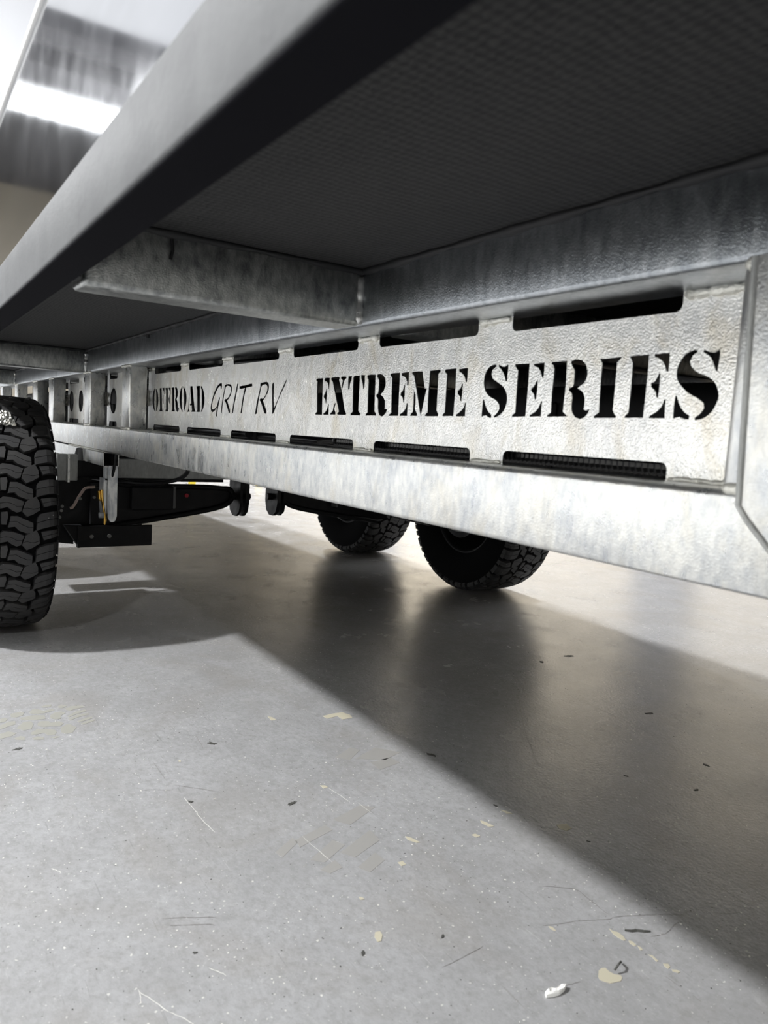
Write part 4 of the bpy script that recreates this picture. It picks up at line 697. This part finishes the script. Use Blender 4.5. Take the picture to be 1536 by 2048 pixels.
for p in [[(-0.6423, 0.8508), (-0.6441, 0.8585), (-0.6418, 0.8644), (-0.6338, 0.8634), (-0.6261, 0.8655), (-0.62, 0.8723), (-0.6154, 0.87), (-0.6122, 0.8627), (-0.6151, 0.8522), (-0.6167, 0.8457), (-0.6225, 0.8415), (-0.6289, 0.8378), (-0.6345, 0.8408)], [(-0.6986, 0.9411), (-0.6913, 0.9416), (-0.6851, 0.9465), (-0.6749, 0.9463), (-0.6664, 0.9419), (-0.6684, 0.9382), (-0.6769, 0.9364), (-0.6855, 0.9362)], [(-0.6643, 0.9456), (-0.6597, 0.9491), (-0.6508, 0.947), (-0.6514, 0.943), (-0.6588, 0.9417)], [(-0.6496, 0.948), (-0.6444, 0.9496), (-0.6391, 0.9474), (-0.6405, 0.943)], [(-0.6286, 0.9459), (-0.6237, 0.9502), (-0.6116, 0.9479), (-0.6122, 0.9441), (-0.622, 0.9464)], [(-0.6047, 0.9493), (-0.6004, 0.9558), (-0.5949, 0.9529), (-0.5938, 0.9466), (-0.6002, 0.9462)], [(-0.5905, 0.9498), (-0.5862, 0.9561), (-0.5804, 0.9572), (-0.5811, 0.952), (-0.587, 0.9479)], [(-0.7499, 0.8586), (-0.7455, 0.8628), (-0.7358, 0.8614), (-0.7373, 0.8586), (-0.7439, 0.8568)], [(-1.6646, 0.9496), (-1.6688, 0.9826), (-1.6652, 1.0118), (-1.6411, 1.0213), (-1.6201, 1.0167), (-1.6225, 0.9871), (-1.6477, 0.9862), (-1.6438, 0.9534)], [(-1.7257, 0.8175), (-1.7124, 0.8258), (-1.6929, 0.8275), (-1.6953, 0.8143)], [(-0.8699, 0.6083), (-0.8686, 0.6166), (-0.8596, 0.6153), (-0.8488, 0.606), (-0.8501, 0.6001), (-0.8617, 0.6021)], [(-1.3246, 0.7583), (-1.3198, 0.768), (-1.309, 0.7694), (-1.3092, 0.7591)], [(-0.9563, 0.6317), (-0.9522, 0.6365), (-0.9462, 0.6366), (-0.9482, 0.6301)], [(-1.0509, 0.9756), (-1.0417, 0.9808), (-1.0211, 0.9857), (-1.0236, 0.9748), (-1.0422, 0.9714)], [(-1.0169, 0.9242), (-1.017, 0.9337), (-1.0055, 0.9366), (-1.0054, 0.9271)], [(-0.9658, 1.1033), (-0.9597, 1.1256), (-0.9413, 1.12), (-0.94, 1.1043), (-0.9531, 1.0971)], [(-1.0729, 0.8068), (-1.0623, 0.8139), (-1.0418, 0.8196), (-1.0437, 0.8123), (-1.0599, 0.8035)], [(-1.064, 1.0412), (-1.054, 1.0495), (-1.0403, 1.0542), (-1.0471, 1.0431)], [(-1.0076, 0.7448), (-1.0066, 0.755), (-0.9956, 0.7544), (-0.995, 0.7442)], [(-1.574, 0.5306), (-1.5723, 0.5341), (-1.5623, 0.5314), (-1.5657, 0.5273)]]: obj('filler_mark', prism(p, 'z', .00005, .0006), M['cream'], fl)
for (x, y, r) in [(-1.2822, 0.6706, 0.0091), (-1.3796, 0.4919, 0.0059), (-1.784, 0.2292, 0.0097), (-1.7905, 2.0335, 0.0156), (-1.2854, 1.8189, 0.0109), (-1.0469, 1.4185, 0.0062), (-1.3407, 1.0711, 0.011), (-1.0833, 1.0441, 0.0054), (-0.9959, 1.6527, 0.0079), (-1.626, 0.628, 0.0106), (-1.7784, 1.8822, 0.0112), (-0.9256, 1.5092, 0.006), (-0.8396, 0.568, 0.0044), (-0.8124, 0.6946, 0.0039), (-0.9577, 0.3555, 0.0036), (-0.8923, 1.114, 0.003)]: obj('dark_spot', blob(x, y, r, r * .5, random.uniform(0, 3), .00005, .0009, None, 16, .45), M['cream_dark'], fl)
for p, q in [[(-1.4033, 0.4858), (-1.3248, 0.4872)], [(-1.3304, 0.4867), (-1.2495, 0.4947)], [(-0.9197, 0.3622), (-0.8929, 0.3776)], [(-0.9233, 0.2664), (-0.8675, 0.2911)], [(-0.8675, 0.2911), (-0.8304, 0.3115)], [(-1.1628, 0.6336), (-1.0621, 0.6416)], [(-1.3095, 0.7684), (-1.232, 0.7786)], [(-1.225, 0.7924), (-1.176, 0.7952)], [(-1.2671, 0.214), (-1.2457, 0.224)], [(-1.6158, 0.3332), (-1.6162, 0.3486)], [(-0.926, 0.2661), (-0.8997, 0.2594)]]: strip(wob(p, q, 9, .0009), 0.000924, None, 'scratch').data.materials[0] = M['pale_scratch']
for p, q in [[(-1.6718, 1.6569), (-1.4384, 1.4605)], [(-1.4384, 1.4605), (-1.3028, 1.3524)], [(-1.3028, 1.3524), (-1.1859, 1.2712)], [(-1.4054, 1.2848), (-1.4166, 1.4302)], [(-1.4638, 1.7118), (-1.2467, 1.7025)], [(-1.2467, 1.7025), (-1.0826, 1.6708)], [(-1.6485, 1.6511), (-1.5545, 1.5873)], [(-0.7871, 1.1802), (-0.7, 1.2117)], [(-0.7, 1.2117), (-0.6022, 1.2028)], [(-1.431, 1.1192), (-1.3699, 1.1084)], [(-1.682, 0.6087), (-1.6073, 0.5991)], [(-1.5931, 0.477), (-1.4938, 0.475)], [(-1.4733, 0.417), (-1.4417, 0.48)], [(-1.4628, 0.4867), (-1.4001, 0.551)], [(-1.0536, 0.3374), (-1.0156, 0.4112)], [(-1.0348, 0.3393), (-1.0008, 0.4017)], [(-0.8308, 0.928), (-0.7959, 0.9738)], [(-0.7959, 0.9738), (-0.7216, 0.9687)], [(-1.6548, 0.7012), (-1.6132, 0.743)], [(-0.5873, 0.9285), (-0.5574, 0.9302)], [(-0.5431, 0.9306), (-0.5292, 0.931)], [(-0.7602, 0.6523), (-0.7654, 0.7351)]]: strip(wob(p, q, 9, .0007), 0.0007559999999999999, None, 'scratch').data.materials[0] = M['dark_scratch']
for p, q in [[(-0.7549, 0.8507), (-0.7375, 0.9092)], [(-0.7375, 0.9092), (-0.7147, 0.97)], [(-0.7147, 0.97), (-0.6837, 1.0424)], [(-0.6837, 1.0424), (-0.6624, 1.0818)], [(-0.6624, 1.0818), (-0.658, 1.1039)], [(-0.6531, 0.9848), (-0.6458, 1.0108)], [(-0.6458, 1.0108), (-0.6511, 1.0314)], [(-0.6511, 1.0314), (-0.6559, 1.0593)], [(-0.6343, 1.137), (-0.619, 1.1724)], [(-0.6441, 0.7847), (-0.6392, 0.8114)]]: strip(wob(p, q, 9, .0009), 0.000672, None, 'crack').data.materials[0] = M['dark_scratch']
M_curl = tag(obj('dark_splinter', strip_solid([(-0.6825, 0.959), (-0.677, 0.9678), (-0.6737, 0.9764), (-0.6661, 0.9858), (-0.66, 0.9939)], .006, .003), M['cream_dark']), 'thin dark splinter lying by the shadow edge', 'splinter')
tag(obj('curled_thread', tube_path([(x, y, z) for (x, y), z in zip([(-0.636, 0.8915), (-0.6302, 0.8837), (-0.6272, 0.8754), (-0.6268, 0.8664)], (.004, .010, .012, .006))], .0016, 7), M['cream_dark']), 'curled dark thread sticking up beside the cream patch', 'thread')
PAPER = [(-0.6478, 0.7467), (-0.6473, 0.7524), (-0.6432, 0.7609), (-0.6439, 0.7714), (-0.6456, 0.7805), (-0.6422, 0.7826), (-0.6384, 0.7754), (-0.6365, 0.763), (-0.6387, 0.7531), (-0.6422, 0.7431)]
b = bmesh.new()
cx = sum(p[0] for p in PAPER) / len(PAPER); cy = sum(p[1] for p in PAPER) / len(PAPER)
rings = []
for s, z in ((1.0, .0005), (.98, .004), (.7, .007), (.4, .005)):
    rings.append([b.verts.new((cx + (x - cx) * s, cy + (y - cy) * s, z + random.uniform(0, .003) * (s < .99))) for x, y in PAPER])
for u_, v_ in zip(rings, rings[1:]):
    for k in range(len(PAPER)): b.faces.new((u_[k], u_[(k + 1) % len(PAPER)], v_[(k + 1) % len(PAPER)], v_[k]))
b.faces.new(rings[-1]); b.faces.new(rings[0][::-1])
tag(obj('paper_scrap', b, M['paper']), 'small torn scrap of white paper on the lit floor near the bottom edge', 'paper scrap')
